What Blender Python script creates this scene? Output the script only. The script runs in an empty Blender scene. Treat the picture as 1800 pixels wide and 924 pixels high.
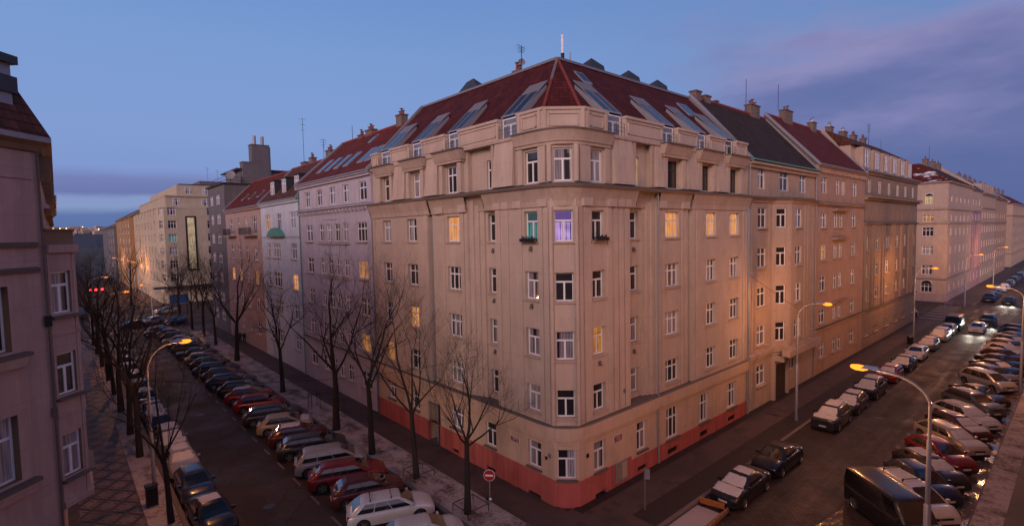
import bpy, bmesh, math, random
from math import sin, cos, pi, radians, sqrt, atan2
from mathutils import Vector, Matrix
random.seed(7)
S = bpy.context.scene
COL = S.collection
R3 = Matrix(((0.74811064, 0.05353218, -0.6614112), (-0.66329637, 0.03149634, -0.74769373), (-0.01919364, 0.99806928, 0.05907045)))
CAMP = Vector((0, 0, 16.5))
# ------------------------------------------------------------ camera
cd = bpy.data.cameras.new('camera'); co = bpy.data.objects.new('camera', cd); COL.objects.link(co)
cd.sensor_fit = 'HORIZONTAL'; cd.sensor_width = 36; cd.lens = 18.04; cd.clip_start = .1; cd.clip_end = 9000
co.matrix_world = Matrix.Translation(CAMP) @ R3.to_4x4()
S.camera = co
S.view_settings.view_transform = 'Standard'; S.view_settings.look = 'None'; S.view_settings.gamma = 1
S.view_settings.exposure = -0.14
S.cycles.max_bounces = 5; S.cycles.diffuse_bounces = 2; S.cycles.glossy_bounces = 3; S.cycles.transmission_bounces = 3
S.cycles.sample_clamp_indirect = 3

# ------------------------------------------------------------ node helper
def newmat(name):
    m = bpy.data.materials.new(name); m.use_nodes = True; nt = m.node_tree; nt.nodes.clear()
    return m, nt
class G:
    def __init__(s, nt): s.nt = nt
    def n(s, t, **k):
        nd = s.nt.nodes.new(t); ins = k.pop('i', {})
        for a, b in k.items(): setattr(nd, a, b)
        for a, b in ins.items():
            if hasattr(b, 'bl_idname') and hasattr(b, 'outputs'): b = b.outputs[0]
            if isinstance(b, bpy.types.NodeSocket): s.nt.links.new(b, nd.inputs[a])
            else: nd.inputs[a].default_value = b
        return nd
    def math(s, op, a, b=0.0, c=None, clamp=False):
        i = {0: a, 1: b}
        if c is not None: i[2] = c
        return s.n('ShaderNodeMath', operation=op, use_clamp=clamp, i=i).outputs[0]
    def ramp(s, f, stops, interp='LINEAR'):
        nd = s.n('ShaderNodeValToRGB', i={0: f}); cr = nd.color_ramp; cr.interpolation = interp
        while len(cr.elements) > 1: cr.elements.remove(cr.elements[-1])
        cr.elements[0].position = stops[0][0]; cr.elements[0].color = (*stops[0][1], 1) if len(stops[0][1]) == 3 else stops[0][1]
        for p, c in stops[1:]:
            e = cr.elements.new(p); e.color = (*c, 1) if len(c) == 3 else c
        return nd.outputs[0]
    def mix(s, f, a, b, bt='MIX'):
        nd = s.n('ShaderNodeMix', data_type='RGBA', blend_type=bt)
        for idx, v in ((0, f), (6, a), (7, b)):
            if hasattr(v, 'bl_idname') and hasattr(v, 'outputs'): v = v.outputs[0]
            if isinstance(v, bpy.types.NodeSocket): s.nt.links.new(v, nd.inputs[idx])
            else: nd.inputs[idx].default_value = (v if idx == 0 else ((*v, 1) if len(v) == 3 else v))
        return nd.outputs[2]
    def noise(s, vec, scale, detail=3, rough=.55, dim='3D'):
        return s.n('ShaderNodeTexNoise', noise_dimensions=dim, i={'Vector': vec, 'Scale': scale, 'Detail': detail, 'Roughness': rough}).outputs[0]
    def out(s, sh): s.n('ShaderNodeOutputMaterial', i={0: sh})
    def bump(s, h, strength=.3, dist=.02):
        return s.n('ShaderNodeBump', i={'Height': h, 'Strength': strength, 'Distance': dist}).outputs[0]
def geo(g): return g.n('ShaderNodeNewGeometry').outputs['Position']
def uvm(g): return g.n('ShaderNodeTexCoord').outputs['UV']
def obj_rand(g): return g.n('ShaderNodeObjectInfo').outputs['Random']
def mapping(g, v, sc=(1, 1, 1), loc=(0, 0, 0), rot=(0, 0, 0)):
    return g.n('ShaderNodeMapping', i={'Vector': v, 'Scale': sc, 'Location': loc, 'Rotation': rot}).outputs[0]

def simple(name, col, rough=.7, metal=0, var=.12, scale=6, bumpd=.0, spec=.5, coat=0):
    m, nt = newmat(name); g = G(nt); p = geo(g)
    f = g.noise(p, scale, 4)
    c = g.mix(f, tuple(x * (1 - var) for x in col), tuple(min(1, x * (1 + var)) for x in col))
    i = {'Base Color': c, 'Roughness': rough, 'Metallic': metal, 'Specular IOR Level': spec, 'Coat Weight': coat}
    if bumpd: i['Normal'] = g.bump(g.noise(p, 40, 3), .4, bumpd)
    g.out(g.n('ShaderNodeBsdfPrincipled', i=i)); return m

def stucco(name, col, stain=.25, bands=False):
    m, nt = newmat(name); g = G(nt); p = geo(g); uv = uvm(g)
    big = g.noise(mapping(g, p, (.35, .35, .18)), 1, 5, .6)
    dirt = g.ramp(g.noise(mapping(g, p, (7, 7, .35)), 1, 4, .8), [(.58, (0, 0, 0)), (.7, (.35, .35, .35))])
    streak = g.noise(mapping(g, p, (2.6, 2.6, .13)), 1, 6, .7); patch = g.noise(mapping(g, p, (.9, .9, .6), (5, 3, 1)), 1, 3, .5)
    fine = g.noise(p, 14, 4, .7)
    c = g.mix(big, tuple(x * .86 for x in col), tuple(min(1, x * 1.12) for x in col))
    c = g.mix(g.ramp(patch, [(.56, (0, 0, 0)), (.60, (.22, .22, .22))]), c, tuple(min(1, x * 1.3 + .02) for x in col)); c = g.mix(g.ramp(patch, [(.36, (.3, .3, .3)), (.41, (0, 0, 0))]), c, tuple(x * .68 for x in col))
    sm = g.ramp(streak, [(.46, (0, 0, 0)), (.72, (1, 1, 1))])
    c = g.mix(g.math('MULTIPLY', sm, stain), c, tuple(x * .55 for x in col))
    c = g.mix(g.math('MULTIPLY', fine, .22), c, tuple(x * .7 for x in col))
    c = g.mix(g.math('MULTIPLY', dirt, stain), c, tuple(x * .4 for x in col))
    # faint hairline joints of the render
    wv = g.n('ShaderNodeSeparateXYZ', i={0: uv})
    fr = g.math('FRACT', g.math('DIVIDE', wv.outputs[1], 1.75))
    ln = g.math('LESS_THAN', fr, .012)
    c = g.mix(g.math('MULTIPLY', ln, .35), c, tuple(x * .4 for x in col))
    h = g.math('ADD', g.noise(p, 55, 3), g.math('MULTIPLY', fine, .8))
    g.out(g.n('ShaderNodeBsdfPrincipled', i={'Base Color': c, 'Roughness': .9, 'Specular IOR Level': .25, 'Normal': g.bump(h, .35, .012)}))
    return m

def tiles(name, col, col2, th=.40, tw=.30, snow=0.0):
    m, nt = newmat(name); g = G(nt); uv = uvm(g); p = geo(g)
    s = g.n('ShaderNodeSeparateXYZ', i={0: uv})
    fv = g.math('FRACT', g.math('DIVIDE', s.outputs[1], th)); fu = g.math('FRACT', g.math('DIVIDE', s.outputs[0], tw))
    cid = g.n('ShaderNodeCombineXYZ', i={0: g.math('FLOOR', g.math('DIVIDE', s.outputs[0], tw)), 1: g.math('FLOOR', g.math('DIVIDE', s.outputs[1], th))})
    wn = g.n('ShaderNodeTexWhiteNoise', i={0: cid}).outputs[0]
    c = g.mix(wn, col, col2)
    c = g.mix(g.ramp(g.noise(p, .8, 6, .7), [(.4, (0, 0, 0)), (.7, (.85, .85, .85))]), c, tuple(x * .35 for x in col)); c = g.mix(g.ramp(g.noise(mapping(g, p, (3, 3, .7)), 1, 5, .7), [(.6, (0, 0, 0)), (.75, (.35, .35, .35))]), c, (.10, .09, .085))
    gap = g.math('LESS_THAN', fv, .2); gap2 = g.math('LESS_THAN', fu, .08)
    c = g.mix(g.math('MULTIPLY', g.math('MAXIMUM', gap, gap2), .75), c, tuple(x * .25 for x in col))
    if snow > 0:
        sn = g.ramp(g.noise(mapping(g, p, (.3, .3, 1.1)), 1, 4, .6), [(1 - snow - .02, (0, 0, 0)), (1 - snow + .02, (1, 1, 1))])
        c = g.mix(sn, c, (.75, .78, .85))
    h = g.math('ADD', g.math('MULTIPLY', fv, -1.0), g.math('MULTIPLY', g.math('SINE', g.math('MULTIPLY', fu, pi)), .7))
    g.out(g.n('ShaderNodeBsdfPrincipled', i={'Base Color': c, 'Roughness': .75, 'Specular IOR Level': .2, 'Normal': g.bump(h, .8, .04)}))
    return m

def glass_mat(name, curtain, ccol, cover=0.5):
    """window pane: dark room or curtain behind reflecting glass"""
    m, nt = newmat(name); g = G(nt); uv = uvm(g); s = g.n('ShaderNodeSeparateXYZ', i={0: uv})
    r = obj_rand(g)
    fold = g.n('ShaderNodeTexNoise', noise_dimensions='2D', i={'Vector': mapping(g, uv, (9, .25, 1)), 'Scale': 1.6, 'Detail': 2}).outputs[0]
    dark = (.012, .013, .018)
    if curtain:
        lit = g.ramp(fold, [(.32, tuple(x * .35 for x in ccol)), (.62, ccol)])
        side = g.math('ADD', g.math('FRACT', g.math('ADD', g.math('MULTIPLY', s.outputs[0], .9), r)), 0)
        msk = g.math('LESS_THAN', side, cover)
        c = g.mix(msk, dark, lit)
    else:
        c = g.mix(g.math('MULTIPLY', fold, .5), dark, (.04, .035, .035))
    wav = g.noise(geo(g), .9, 2)
    g.out(g.n('ShaderNodeBsdfPrincipled', i={'Base Color': c, 'Roughness': .45, 'Specular IOR Level': .2, 'Coat Weight': 1.0, 'Coat Roughness': .03, 'Coat IOR': 1.65,
        'Coat Normal': g.bump(wav, .12, .05)}))
    return m
def lit_mat(name, a, b, st, top=None, topz=1.15):
    m, nt = newmat(name); g = G(nt); uv = uvm(g)
    s = g.n('ShaderNodeSeparateXYZ', i={0: uv})
    fold = g.n('ShaderNodeTexNoise', noise_dimensions='2D', i={'Vector': mapping(g, uv, (7, .12, 1)), 'Scale': 1.7, 'Detail': 3}).outputs[0]
    blob = g.n('ShaderNodeTexNoise', noise_dimensions='3D', i={'Vector': geo(g), 'Scale': 1.3, 'Detail': 1}).outputs[0]
    c = g.ramp(g.math('ADD', g.math('MULTIPLY', fold, .75), g.math('MULTIPLY', blob, .3)), [(.35, a), (.68, b)])
    if top:
        oz = g.n('ShaderNodeSeparateXYZ', i={0: g.n('ShaderNodeTexCoord').outputs['Object']}).outputs[2]
        c = g.mix(g.math('GREATER_THAN', oz, topz), c, g.mix(fold, tuple(x * .6 for x in top), top))
    e = g.n('ShaderNodeEmission', i={0: c, 1: st})
    gl = g.n('ShaderNodeBsdfGlossy', i={0: (.6, .6, .6, 1), 'Roughness': .05})
    g.out(g.n('ShaderNodeMixShader', i={0: .06, 1: e, 2: gl})); return m
def emit(name, col, st):
    m, nt = newmat(name); g = G(nt); g.out(g.n('ShaderNodeEmission', i={0: (*col, 1), 1: st})); return m
def paint(name, col, metal=.25):
    m, nt = newmat(name); g = G(nt); p = geo(g)
    d = g.ramp(g.noise(p, 5, 5, .7), [(.45, (0, 0, 0)), (.8, (1, 1, 1))])
    c = g.mix(g.math('MULTIPLY', d, .25), col, (.16, .14, .13))
    rg = g.math('ADD', .28, g.math('MULTIPLY', d, .3))
    g.out(g.n('ShaderNodeBsdfPrincipled', i={'Base Color': c, 'Metallic': metal, 'Roughness': rg, 'Coat Weight': .4, 'Coat Roughness': .15})); return m

M = {}
M['beige'] = stucco('beige_stucco', (.57, .45, .38), .2)
M['beige_trim'] = stucco('beige_trim_stucco', (.52, .40, .33), .4)
M['cream_base'] = stucco('cream_ground_floor_stucco', (.62, .45, .34), .3)
M['redplinth'] = stucco('red_plinth', (.50, .13, .115), .8)
M['redplinth2'] = stucco('lighter_red_plinth', (.54, .14, .12), .7)
M['lilac'] = stucco('lilac_stucco', (.54, .50, .59), .5)
M['paleblue'] = stucco('pale_blue_stucco', (.60, .66, .78), .25)
M['pink'] = stucco('pink_stucco', (.46, .34, .33), .5)
M['grey'] = stucco('grey_concrete', (.16, .15, .17), .4)
M['darkpink'] = stucco('dusty_pink_stucco', (.52, .36, .325), .45)
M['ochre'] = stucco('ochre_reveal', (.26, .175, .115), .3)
M['nb1'] = stucco('greyish_beige_stucco', (.50, .37, .30), .35)
M['nb2'] = stucco('rose_beige_stucco', (.47, .31, .24), .35)
M['nb3'] = stucco('brown_grey_stucco', (.34, .25, .20), .45)
M['nb4'] = stucco('pale_rose_stucco', (.50, .385, .325), .3)
M['violet'] = stucco('violet_stucco', (.38, .27, .32), .3)
M['farbeige'] = stucco('far_beige_stucco', (.50, .43, .33), .25)
M['farbrown'] = stucco('far_brown_stucco', (.38, .24, .13), .3)
M['chim'] = stucco('chimney_render', (.21, .16, .145), .7)
M['panel'] = stucco('pale_panel_stucco', (.60, .47, .39), .5)
M['redtile'] = tiles('red_roof_tiles', (.135, .026, .026), (.075, .016, .018))
M['redtile2'] = tiles('dull_red_roof_tiles', (.19, .035, .025), (.13, .025, .02))
M['browntile'] = tiles('brown_roof_tiles', (.16, .06, .04), (.10, .04, .03))
M['darktile'] = tiles('weathered_dark_tiles', (.085, .048, .036), (.05, .032, .026))
M['snowtile'] = tiles('snowy_red_tiles', (.19, .035, .025), (.13, .025, .02), snow=.42)
M['ridgetile'] = simple('ridge_tile', (.24, .05, .04), .7)
M['zinc'] = simple('zinc_sheet', (.30, .31, .36), .5, .3, .2, 3)
M['zincpale'] = simple('pale_zinc_sheet', (.21, .20, .23), .6, .1, .15, 3)
M['slate'] = simple('dark_sheet_roof', (.05, .055, .07), .5, .2)
M['darkroof'] = simple('bitumen_roof', (.04, .038, .04), .9)
M['ledge'] = simple('weathered_ledge_sheet', (.14, .11, .10), .7)
M['white'] = simple('white_window_paint', (.86, .84, .88), .5, 0, .05)
M['wood'] = simple('dark_brown_window_wood', (.05, .03, .022), .6)
M['iron'] = simple('black_iron', (.02, .02, .022), .5, .4)
M['galv'] = simple('galvanised_pole', (.33, .34, .38), .45, .5, .15, 2)
M['greenpipe'] = simple('green_copper', (.10, .30, .27), .6)
M['sign_red'] = simple('sign_red', (.42, .015, .02), .4, 0, .03)
M['dkred'] = simple('enamel_dark_red', (.20, .012, .018), .4, 0, .03)
M['sign_white'] = simple('sign_white', (.8, .8, .8), .4, 0, .03)
M['barrier_orange'] = simple('barrier_orange', (.42, .14, .03), .7, 0, .45)
M['paintblue'] = simple('billboard_blue', (.02, .07, .22), .4)
M['barrier_dark'] = simple('barrier_stripe', (.16, .13, .12), .5)
M['g_dark'] = glass_mat('glass_dark_room', False, (0, 0, 0))
M['g_cur'] = glass_mat('glass_grey_curtain', True, (.34, .31, .36), .75)
M['g_cur2'] = glass_mat('glass_pale_curtain', True, (.5, .48, .52), .5)
M['g_blind'] = glass_mat('glass_with_blind', True, (.46, .44, .47), 1.2)
M['g_sky'] = simple('skylight_glass', (.02, .03, .05), .1, 0, .1, 2, 0, .4, .3)
M['g_front'] = simple('reflecting_dormer_glass', (.16, .17, .22), .08, 0, .5, 1.5, 0, .6, 1.0)
M['lit_orange'] = lit_mat('lit_orange_curtain', (.42, .09, .012), (1.0, .46, .15), 1.1)
M['lit_dim'] = lit_mat('lit_dim_orange', (.06, .018, .006), (.75, .30, .08), .9)
M['lit_yellow'] = lit_mat('lit_yellow_room', (.25, .13, .03), (.9, .62, .22), .8)
M['lit_violet'] = lit_mat('lit_violet_room', (.04, .02, .14), (.80, .5, 1.0), 1.1, (.16, .09, .30), 1.12)
M['lit_cyan'] = lit_mat('lit_cyan_room', (.012, .03, .035), (.13, .40, .40), .8, (.07, .12, .14), 1.12)
M['lit_stair'] = lit_mat('lit_stairwell', (.34, .22, .13), (1.0, .74, .50), .62)
M['bulb'] = emit('sodium_bulb', (1, .24, .02), 3.0)
M['bulb_white'] = emit('white_bulb', (1, .95, .8), 40)
M['head_on'] = emit('lit_headlamp', (1, .9, .75), 60)
M['red_on'] = emit('red_signal', (1, .02, .02), 25)
M['townlight'] = emit('distant_town_lamp', (1, .55, .2), 12)

# ------------------------------------------------------------ mesh builder
class MB:
    def __init__(s): s.v = []; s.f = []; s.mi = []; s.mats = []; s.pc = []
    def mid(s, m):
        if m not in s.mats: s.mats.append(m)
        return s.mats.index(m)
    def face(s, pts, m):
        s.pc.append(len(s.f))
        b = len(s.v); s.v.extend([tuple(p) for p in pts]); s.f.append(tuple(range(b, b + len(pts)))); s.mi.append(s.mid(m))
    def box(s, c, sx, sy, sz, m, rz=0, top=None, skip=()):
        """box centred at c in xy, standing on c.z; rz turns it; top scales the upper face"""
        t = top if top is not None else 1
        cz, sn = cos(rz), sin(rz); P = []
        for z, k in ((0, 1), (sz, t)):
            for x, y in ((-1, -1), (1, -1), (1, 1), (-1, 1)):
                a, b = x * sx / 2 * k, y * sy / 2 * k
                P.append((c[0] + a * cz - b * sn, c[1] + a * sn + b * cz, c[2] + z))
        s.hexa(P, m)
    def hexa(s, P, m):
        s.pc.append(len(s.f)); b = len(s.v); s.v.extend([tuple(p) for p in P]); k = s.mid(m)
        for f in ((3, 2, 1, 0), (4, 5, 6, 7), (0, 1, 5, 4), (1, 2, 6, 5), (2, 3, 7, 6), (3, 0, 4, 7)):
            s.f.append(tuple(b + i for i in f)); s.mi.append(k)
    def tube(s, pts, rad, m, n=8, cap=True):
        s.pc.append(len(s.f)); pts = [Vector(p) for p in pts]; k = s.mid(m); rings = []
        if not isinstance(rad, (list, tuple)): rad = [rad] * len(pts)
        up = None
        for i, p in enumerate(pts):
            d = (pts[min(i + 1, len(pts) - 1)] - pts[max(i - 1, 0)]).normalized()
            a = d.cross(Vector((0, 0, 1)))
            if a.length < .05: a = d.cross(Vector((1, 0, 0)))
            a.normalize()
            if up is not None and a.dot(up) < 0: a = -a
            up = a; b = d.cross(a)
            base = len(s.v)
            for j in range(n):
                t = 2 * pi * j / n; q = p + (a * cos(t) + b * sin(t)) * rad[i]; s.v.append(tuple(q))
            rings.append(base)
        for r0, r1 in zip(rings, rings[1:]):
            for j in range(n):
                s.f.append((r0 + j, r0 + (j + 1) % n, r1 + (j + 1) % n, r1 + j)); s.mi.append(k)
        if cap:
            s.f.append(tuple(rings[0] + j for j in range(n))[::-1]); s.mi.append(k)
            s.f.append(tuple(rings[-1] + j for j in range(n))); s.mi.append(k)
    def build(s, name, parent=None, origin=None, smooth=None, loc=None):
        me = bpy.data.meshes.new(name)
        o = Vector(origin) if origin is not None else (Vector(parent.location) if parent is not None else Vector((0, 0, 0)))
        me.from_pydata([(v[0] - o[0], v[1] - o[1], v[2] - o[2]) for v in s.v], [], s.f)
        for m in s.mats: me.materials.append(m)
        me.polygons.foreach_set('material_index', s.mi)
        auto_uv(me, o)
        if smooth is not None:
            me.polygons.foreach_set('use_smooth', [True] * len(me.polygons)); me.set_sharp_from_angle(angle=radians(smooth))
        ob = bpy.data.objects.new(name, me); COL.objects.link(ob)
        if parent is not None:
            ob.parent = parent; ob.location = o - Vector(parent.location)
        else: ob.location = o
        return ob
def split_build(mb, name, parent, smooth=None, gap=.012):
    """one object for every group of touching pieces"""
    st = mb.pc + [len(mb.f)]; pcs = []
    for a, b in zip(st, st[1:]):
        if b <= a: continue
        vs = [mb.v[i] for f in mb.f[a:b] for i in f]
        pcs.append((a, b, [min(v[k] for v in vs) - gap for k in range(3)], [max(v[k] for v in vs) + gap for k in range(3)]))
    par = list(range(len(pcs)))
    def find(i):
        while par[i] != i: par[i] = par[par[i]]; i = par[i]
        return i
    for i in range(len(pcs)):
        for j in range(i):
            if all(pcs[i][2][k] <= pcs[j][3][k] and pcs[j][2][k] <= pcs[i][3][k] for k in range(3)): par[find(i)] = find(j)
    gr = {}
    for i in range(len(pcs)): gr.setdefault(find(i), []).append(i)
    out = []
    for ids in gr.values():
        q = MB()
        for i in ids:
            for fi in range(pcs[i][0], pcs[i][1]): q.face([mb.v[k] for k in mb.f[fi]], mb.mats[mb.mi[fi]])
        if smooth is not None: weld(q)
        out.append(q.build(name, parent, smooth=smooth))
    return out
def weld(q):
    idx = {}; nv = []; mp = []
    for v in q.v:
        k = (round(v[0], 4), round(v[1], 4), round(v[2], 4))
        if k not in idx: idx[k] = len(nv); nv.append(v)
        mp.append(idx[k])
    q.v = nv; fs = []; mi = []
    for f, m in zip(q.f, q.mi):
        g_ = []
        for i in f:
            if mp[i] not in g_: g_.append(mp[i])
        if len(g_) >= 3: fs.append(tuple(g_)); mi.append(m)
    q.f = fs; q.mi = mi
def auto_uv(me, o):
    uv = me.uv_layers.new(name='metric'); up = Vector((0, 0, 1)); vs = me.vertices; data = uv.data
    for p in me.polygons:
        n = p.normal
        t = up.cross(n)
        if t.length < .02: t = Vector((1, 0, 0)); b = Vector((0, 1, 0))
        else: t.normalize(); b = n.cross(t)
        for li in p.loop_indices:
            c = vs[me.loops[li].vertex_index].co + o
            data[li].uv = (c.dot(t), c.dot(b))
def tag(o, label=None, cat=None, group=None, kind=None):
    if label: o['label'] = label
    if cat: o['category'] = cat
    if group: o['group'] = group
    if kind: o['kind'] = kind
    return o
def empty(name, loc, rz=0, label=None, cat=None, group=None):
    o = bpy.data.objects.new(name, None); COL.objects.link(o); o.location = loc; o.rotation_euler = (0, 0, rz); o.empty_display_size = .3
    tag(o, label, cat, group); return o
def inst(name, me, parent, loc=(0, 0, 0), rz=0, mats=None):
    o = bpy.data.objects.new(name, me); COL.objects.link(o); o.parent = parent; o.location = loc; o.rotation_euler = (0, 0, rz)
    if mats:
        for i, m in mats.items(): o.material_slots[i].link = 'OBJECT'; o.material_slots[i].material = m
    return o

# ------------------------------------------------------------ facade toolkit
class Fr:
    """facade frame: point(u, d, z) = origin + u*U + d*N"""
    def __init__(s, o, U, N): s.o = Vector((o[0], o[1], 0)); s.U = Vector((U[0], U[1], 0)).normalized(); s.N = Vector((N[0], N[1], 0)).normalized()
    def p(s, u, d, z): return s.o + s.U * u + s.N * d + Vector((0, 0, z))
    def ang(s): return atan2(s.U.y, s.U.x)
    def sgn(s): return 1 if (Vector((-s.U.y, s.U.x, 0)).dot(s.N) > 0) else -1
def fbox(mb, F, u0, u1, d0, d1, z0, z1, m, d1t=None, ut=0):
    """box on the facade; d1t = depth at the top, ut = widening at the top"""
    t = d1 if d1t is None else d1t
    mb.hexa([F.p(u0, d0, z0), F.p(u1, d0, z0), F.p(u1, d1, z0), F.p(u0, d1, z0),
             F.p(u0 - ut, d0, z1), F.p(u1 + ut, d0, z1), F.p(u1 + ut, t, z1), F.p(u0 - ut, t, z1)], m)
def wallgrid(mb, F, u0, u1, z0, z1, d, holes, m, rev=.22, mrev=None, ret=.7):
    us = sorted(set([u0, u1] + [h[0] for h in holes] + [h[1] for h in holes])); zs = sorted(set([z0, z1] + [h[2] for h in holes] + [h[3] for h in holes]))
    us = [u for u in us if u0 <= u <= u1]; zs = [z for z in zs if z0 <= z <= z1]
    for a, b in zip(us, us[1:]):
        for c, e in zip(zs, zs[1:]):
            mu, mz = (a + b) / 2, (c + e) / 2
            if any(h[0] < mu < h[1] and h[2] < mz < h[3] for h in holes): continue
            mb.face([F.p(a, d, c), F.p(b, d, c), F.p(b, d, e), F.p(a, d, e)], m)
    mr = mrev or m
    for a, b, c, e in [h[:4] for h in holes]:
        for q in (((a, c), (a, e)), ((a, e), (b, e)), ((b, e), (b, c)), ((b, c), (a, c))):
            (ua, za), (ub, zb) = q
            mb.face([F.p(ua, d, za), F.p(ub, d, zb), F.p(ub, d - rev, zb), F.p(ua, d - rev, za)], mr)
    if ret:
        for u in (u0, u1): mb.face([F.p(u, d, z0), F.p(u, d, z1), F.p(u, d - ret, z1), F.p(u, d - ret, z0)], m)
def offset_path(path, d):
    n = len(path); out = []
    for i in range(n):
        nn = []
        for a, b in ((i - 1, i), (i, i + 1)):
            if a < 0 or b >= n: continue
            t = (Vector(path[b]) - Vector(path[a])).normalized(); nn.append(Vector((t.y, -t.x)))
        if len(nn) == 1: q = nn[0]
        else:
            q = (nn[0] + nn[1]).normalized(); q = q / max(.4, q.dot(nn[0]))
        out.append(Vector(path[i]) + q * d)
    return out
def chaikin(path, n=2):
    for _ in range(n):
        q = [path[0]]
        for a, b in zip(path, path[1:]):
            a, b = Vector(a), Vector(b); L = (b - a).length; k = min(.25, .45 / max(L, .01)) if L > 3 else .25
            q += [a.lerp(b, k), b.lerp(a, k)]
        q.append(path[-1]); path = q
    return path
def sweep(mb, path, prof, m, mats=None):
    """prof = [(d, z), ...] polyline in section"""
    lines = [[(*q, z) for q in offset_path(path, d)] for d, z in prof]
    for k, (a, b) in enumerate(zip(lines, lines[1:])):
        mm = mats[k] if mats else m
        for i in range(len(path) - 1): mb.face([a[i], a[i + 1], b[i + 1], b[i]], mm)
    mb.face([l[0] for l in lines], m); mb.face([l[-1] for l in lines][::-1], m)

WCACHE = {}
def window_meshes(w, h, style, fm, sg, sill):
    key = (round(w, 2), round(h, 2), style, fm.name, sg, sill)
    if key in WCACHE: return WCACHE[key]
    t = .078
    mb = MB()
    def bar(x0, x1, z0, z1, y0=-.03, y1=.03): mb.hexa([(x0, y0, z0), (x1, y0, z0), (x1, y1, z0), (x0, y1, z0), (x0, y0, z1), (x1, y0, z1), (x1, y1, z1), (x0, y1, z1)], fm)
    bar(0, t, 0, h); bar(w - t, w, 0, h); bar(t, w - t, 0, t); bar(t, w - t, h - t, h)
    tz = h * .64
    if style != 'P':
        bar(t, w - t, tz, tz + t * 1.3, -.04, .04)
    if style == 'T':
        bar(w / 2 - t * .7, w / 2 + t * .7, t, tz, -.038, .038)
    elif style == '4':
        bar(w / 2 - t * .6, w / 2 + t * .6, t, tz, -.038, .038); bar(w / 2 - t * .5, w / 2 + t * .5, tz + t * 1.3, h - t, -.038, .038)
    elif style == '6':
        for q in (.33, .67):
            bar(w * q - t * .6, w * q + t * .6, t, tz, -.038, .038); bar(w * q - t * .5, w * q + t * .5, tz + t * 1.3, h - t, -.038, .038)
    elif style == 'P': pass
    mf = mb.build('window'); me = mf.data; bpy.data.objects.remove(mf)
    pb = MB(); pb.face([(.02, 0, .02), (w - .02, 0, .02), (w - .02, 0, h - .02), (.02, 0, h - .02)], M['g_dark'])
    po = pb.build('pane'); pm = po.data; bpy.data.objects.remove(po)
    sm = None
    if sill:
        sb = MB(); y0, y1 = sorted((sg * .04, sg * .36))
        sb.hexa([(-.08, y0, -.12), (w + .08, y0, -.12), (w + .08, y1, -.12), (-.08, y1, -.12), (-.08, y0, -.005), (w + .08, y0, -.005), (w + .08, y1, -.04 if sg > 0 else -.005), (-.08, y1, -.04 if sg > 0 else -.005)], M['ledge'] if sill == 2 else M['beige_trim'])
        so = sb.build('sill'); sm = so.data; bpy.data.objects.remove(so)
    WCACHE[key] = (me, pm, sm); return WCACHE[key]
GL = ['g_dark', 'g_dark', 'g_dark', 'g_dark', 'g_cur', 'g_cur', 'g_cur', 'g_cur2', 'g_blind']
def add_window(root, F, u0, u1, z0, z1, d, style='4', pane=None, frame=None, sill=0, name='window', label=None):
    fm = frame or M['white']; w = u1 - u0
    me, pm, sm = window_meshes(w, z1 - z0, style, fm, F.sgn(), sill)
    loc = F.p(u0, d, z0) - Vector(root.location)
    wo = inst(name, me, root, loc, F.ang())
    inst('pane', pm, wo, (0, 0, 0), 0, {0: M[pane or random.choice(GL)]})
    if sm is not None: inst('sill', sm, wo)
    if label: wo['label'] = label
    return wo
def bay(root, mb, F, u0, u1, z0, z1, d, cols, floors, m, rev=.22, lit={}, sill=0, frame=None, mrev=None, ret=.7):
    """one flat stretch of wall with its windows. cols: (u0, u1, style); floors: (z0, z1) with optional index"""
    holes = [(c[0], c[1], f[0], f[1]) for c in cols for f in floors]
    wallgrid(mb, F, u0, u1, z0, z1, d, holes, m, rev, mrev, ret)
    for ci, c in enumerate(cols):
        for fi, f in enumerate(floors):
            pane = lit.get((ci, fi)); fr = frame
            add_window(root, F, c[0], c[1], f[0], f[1], d - rev + .05, c[2], pane, fr, sill)
def yard(root, mbname, mats): pass
# ============================================================ BUILDINGS
FL = Fr((21.5, 0), (0, 1), (-1, 0)); FR = Fr((0, 19.8), (1, 0), (0, -1))
FLOORS = [(5.5, 7.15), (8.95, 10.65), (12.42, 14.12), (15.93, 17.75)]
SPLIT = {'pilaster_strip', 'capital_block', 'bracket_ornament', 'attic_ornament', 'parapet', 'frieze', 'roof_hatch', 'bracket', 'vertical_rib', 'roof_dormer', 'window_arch', 'flue_pipe', 'hoop', 'stripe', 'foot', 'post', 'house_number_plate', 'cornice', 'terrace_railing', 'ridge_flashing', 'utility_panel', 'chimney_pot'}
def mb_part(name, root, fn, smooth=None):
    mb = MB(); fn(mb)
    if name in SPLIT: return split_build(mb, name, root, smooth)[0]
    return mb.build(name, root, smooth=smooth)
def antenna(x, y, z0, h, label, bars=3, dish=False, cat='antenna', group=None):
    o = empty('roof_antenna', (x, y, z0), 0, label, cat, group)
    mb_part('mast', o, lambda mb: mb.tube([(x, y, z0), (x, y, z0 + h)], .03, M['iron'], 6))
    if bars:
        def f(mb):
            for k in range(bars):
                z = z0 + h * (.98 - .1 * k); w = .55 - .12 * k
                mb.tube([(x - w, y - w * .3, z), (x + w, y + w * .3, z)], .015, M['iron'], 4)
                for q in (-.7, -.2, .4): mb.tube([(x + w * q, y - .25, z), (x + w * q, y + .25, z)], .01, M['iron'], 4)
        mb_part('aerial', o, f)
    if dish: dish_mesh(o, x, y, z0 + h * .35, .28)
    return o
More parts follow.
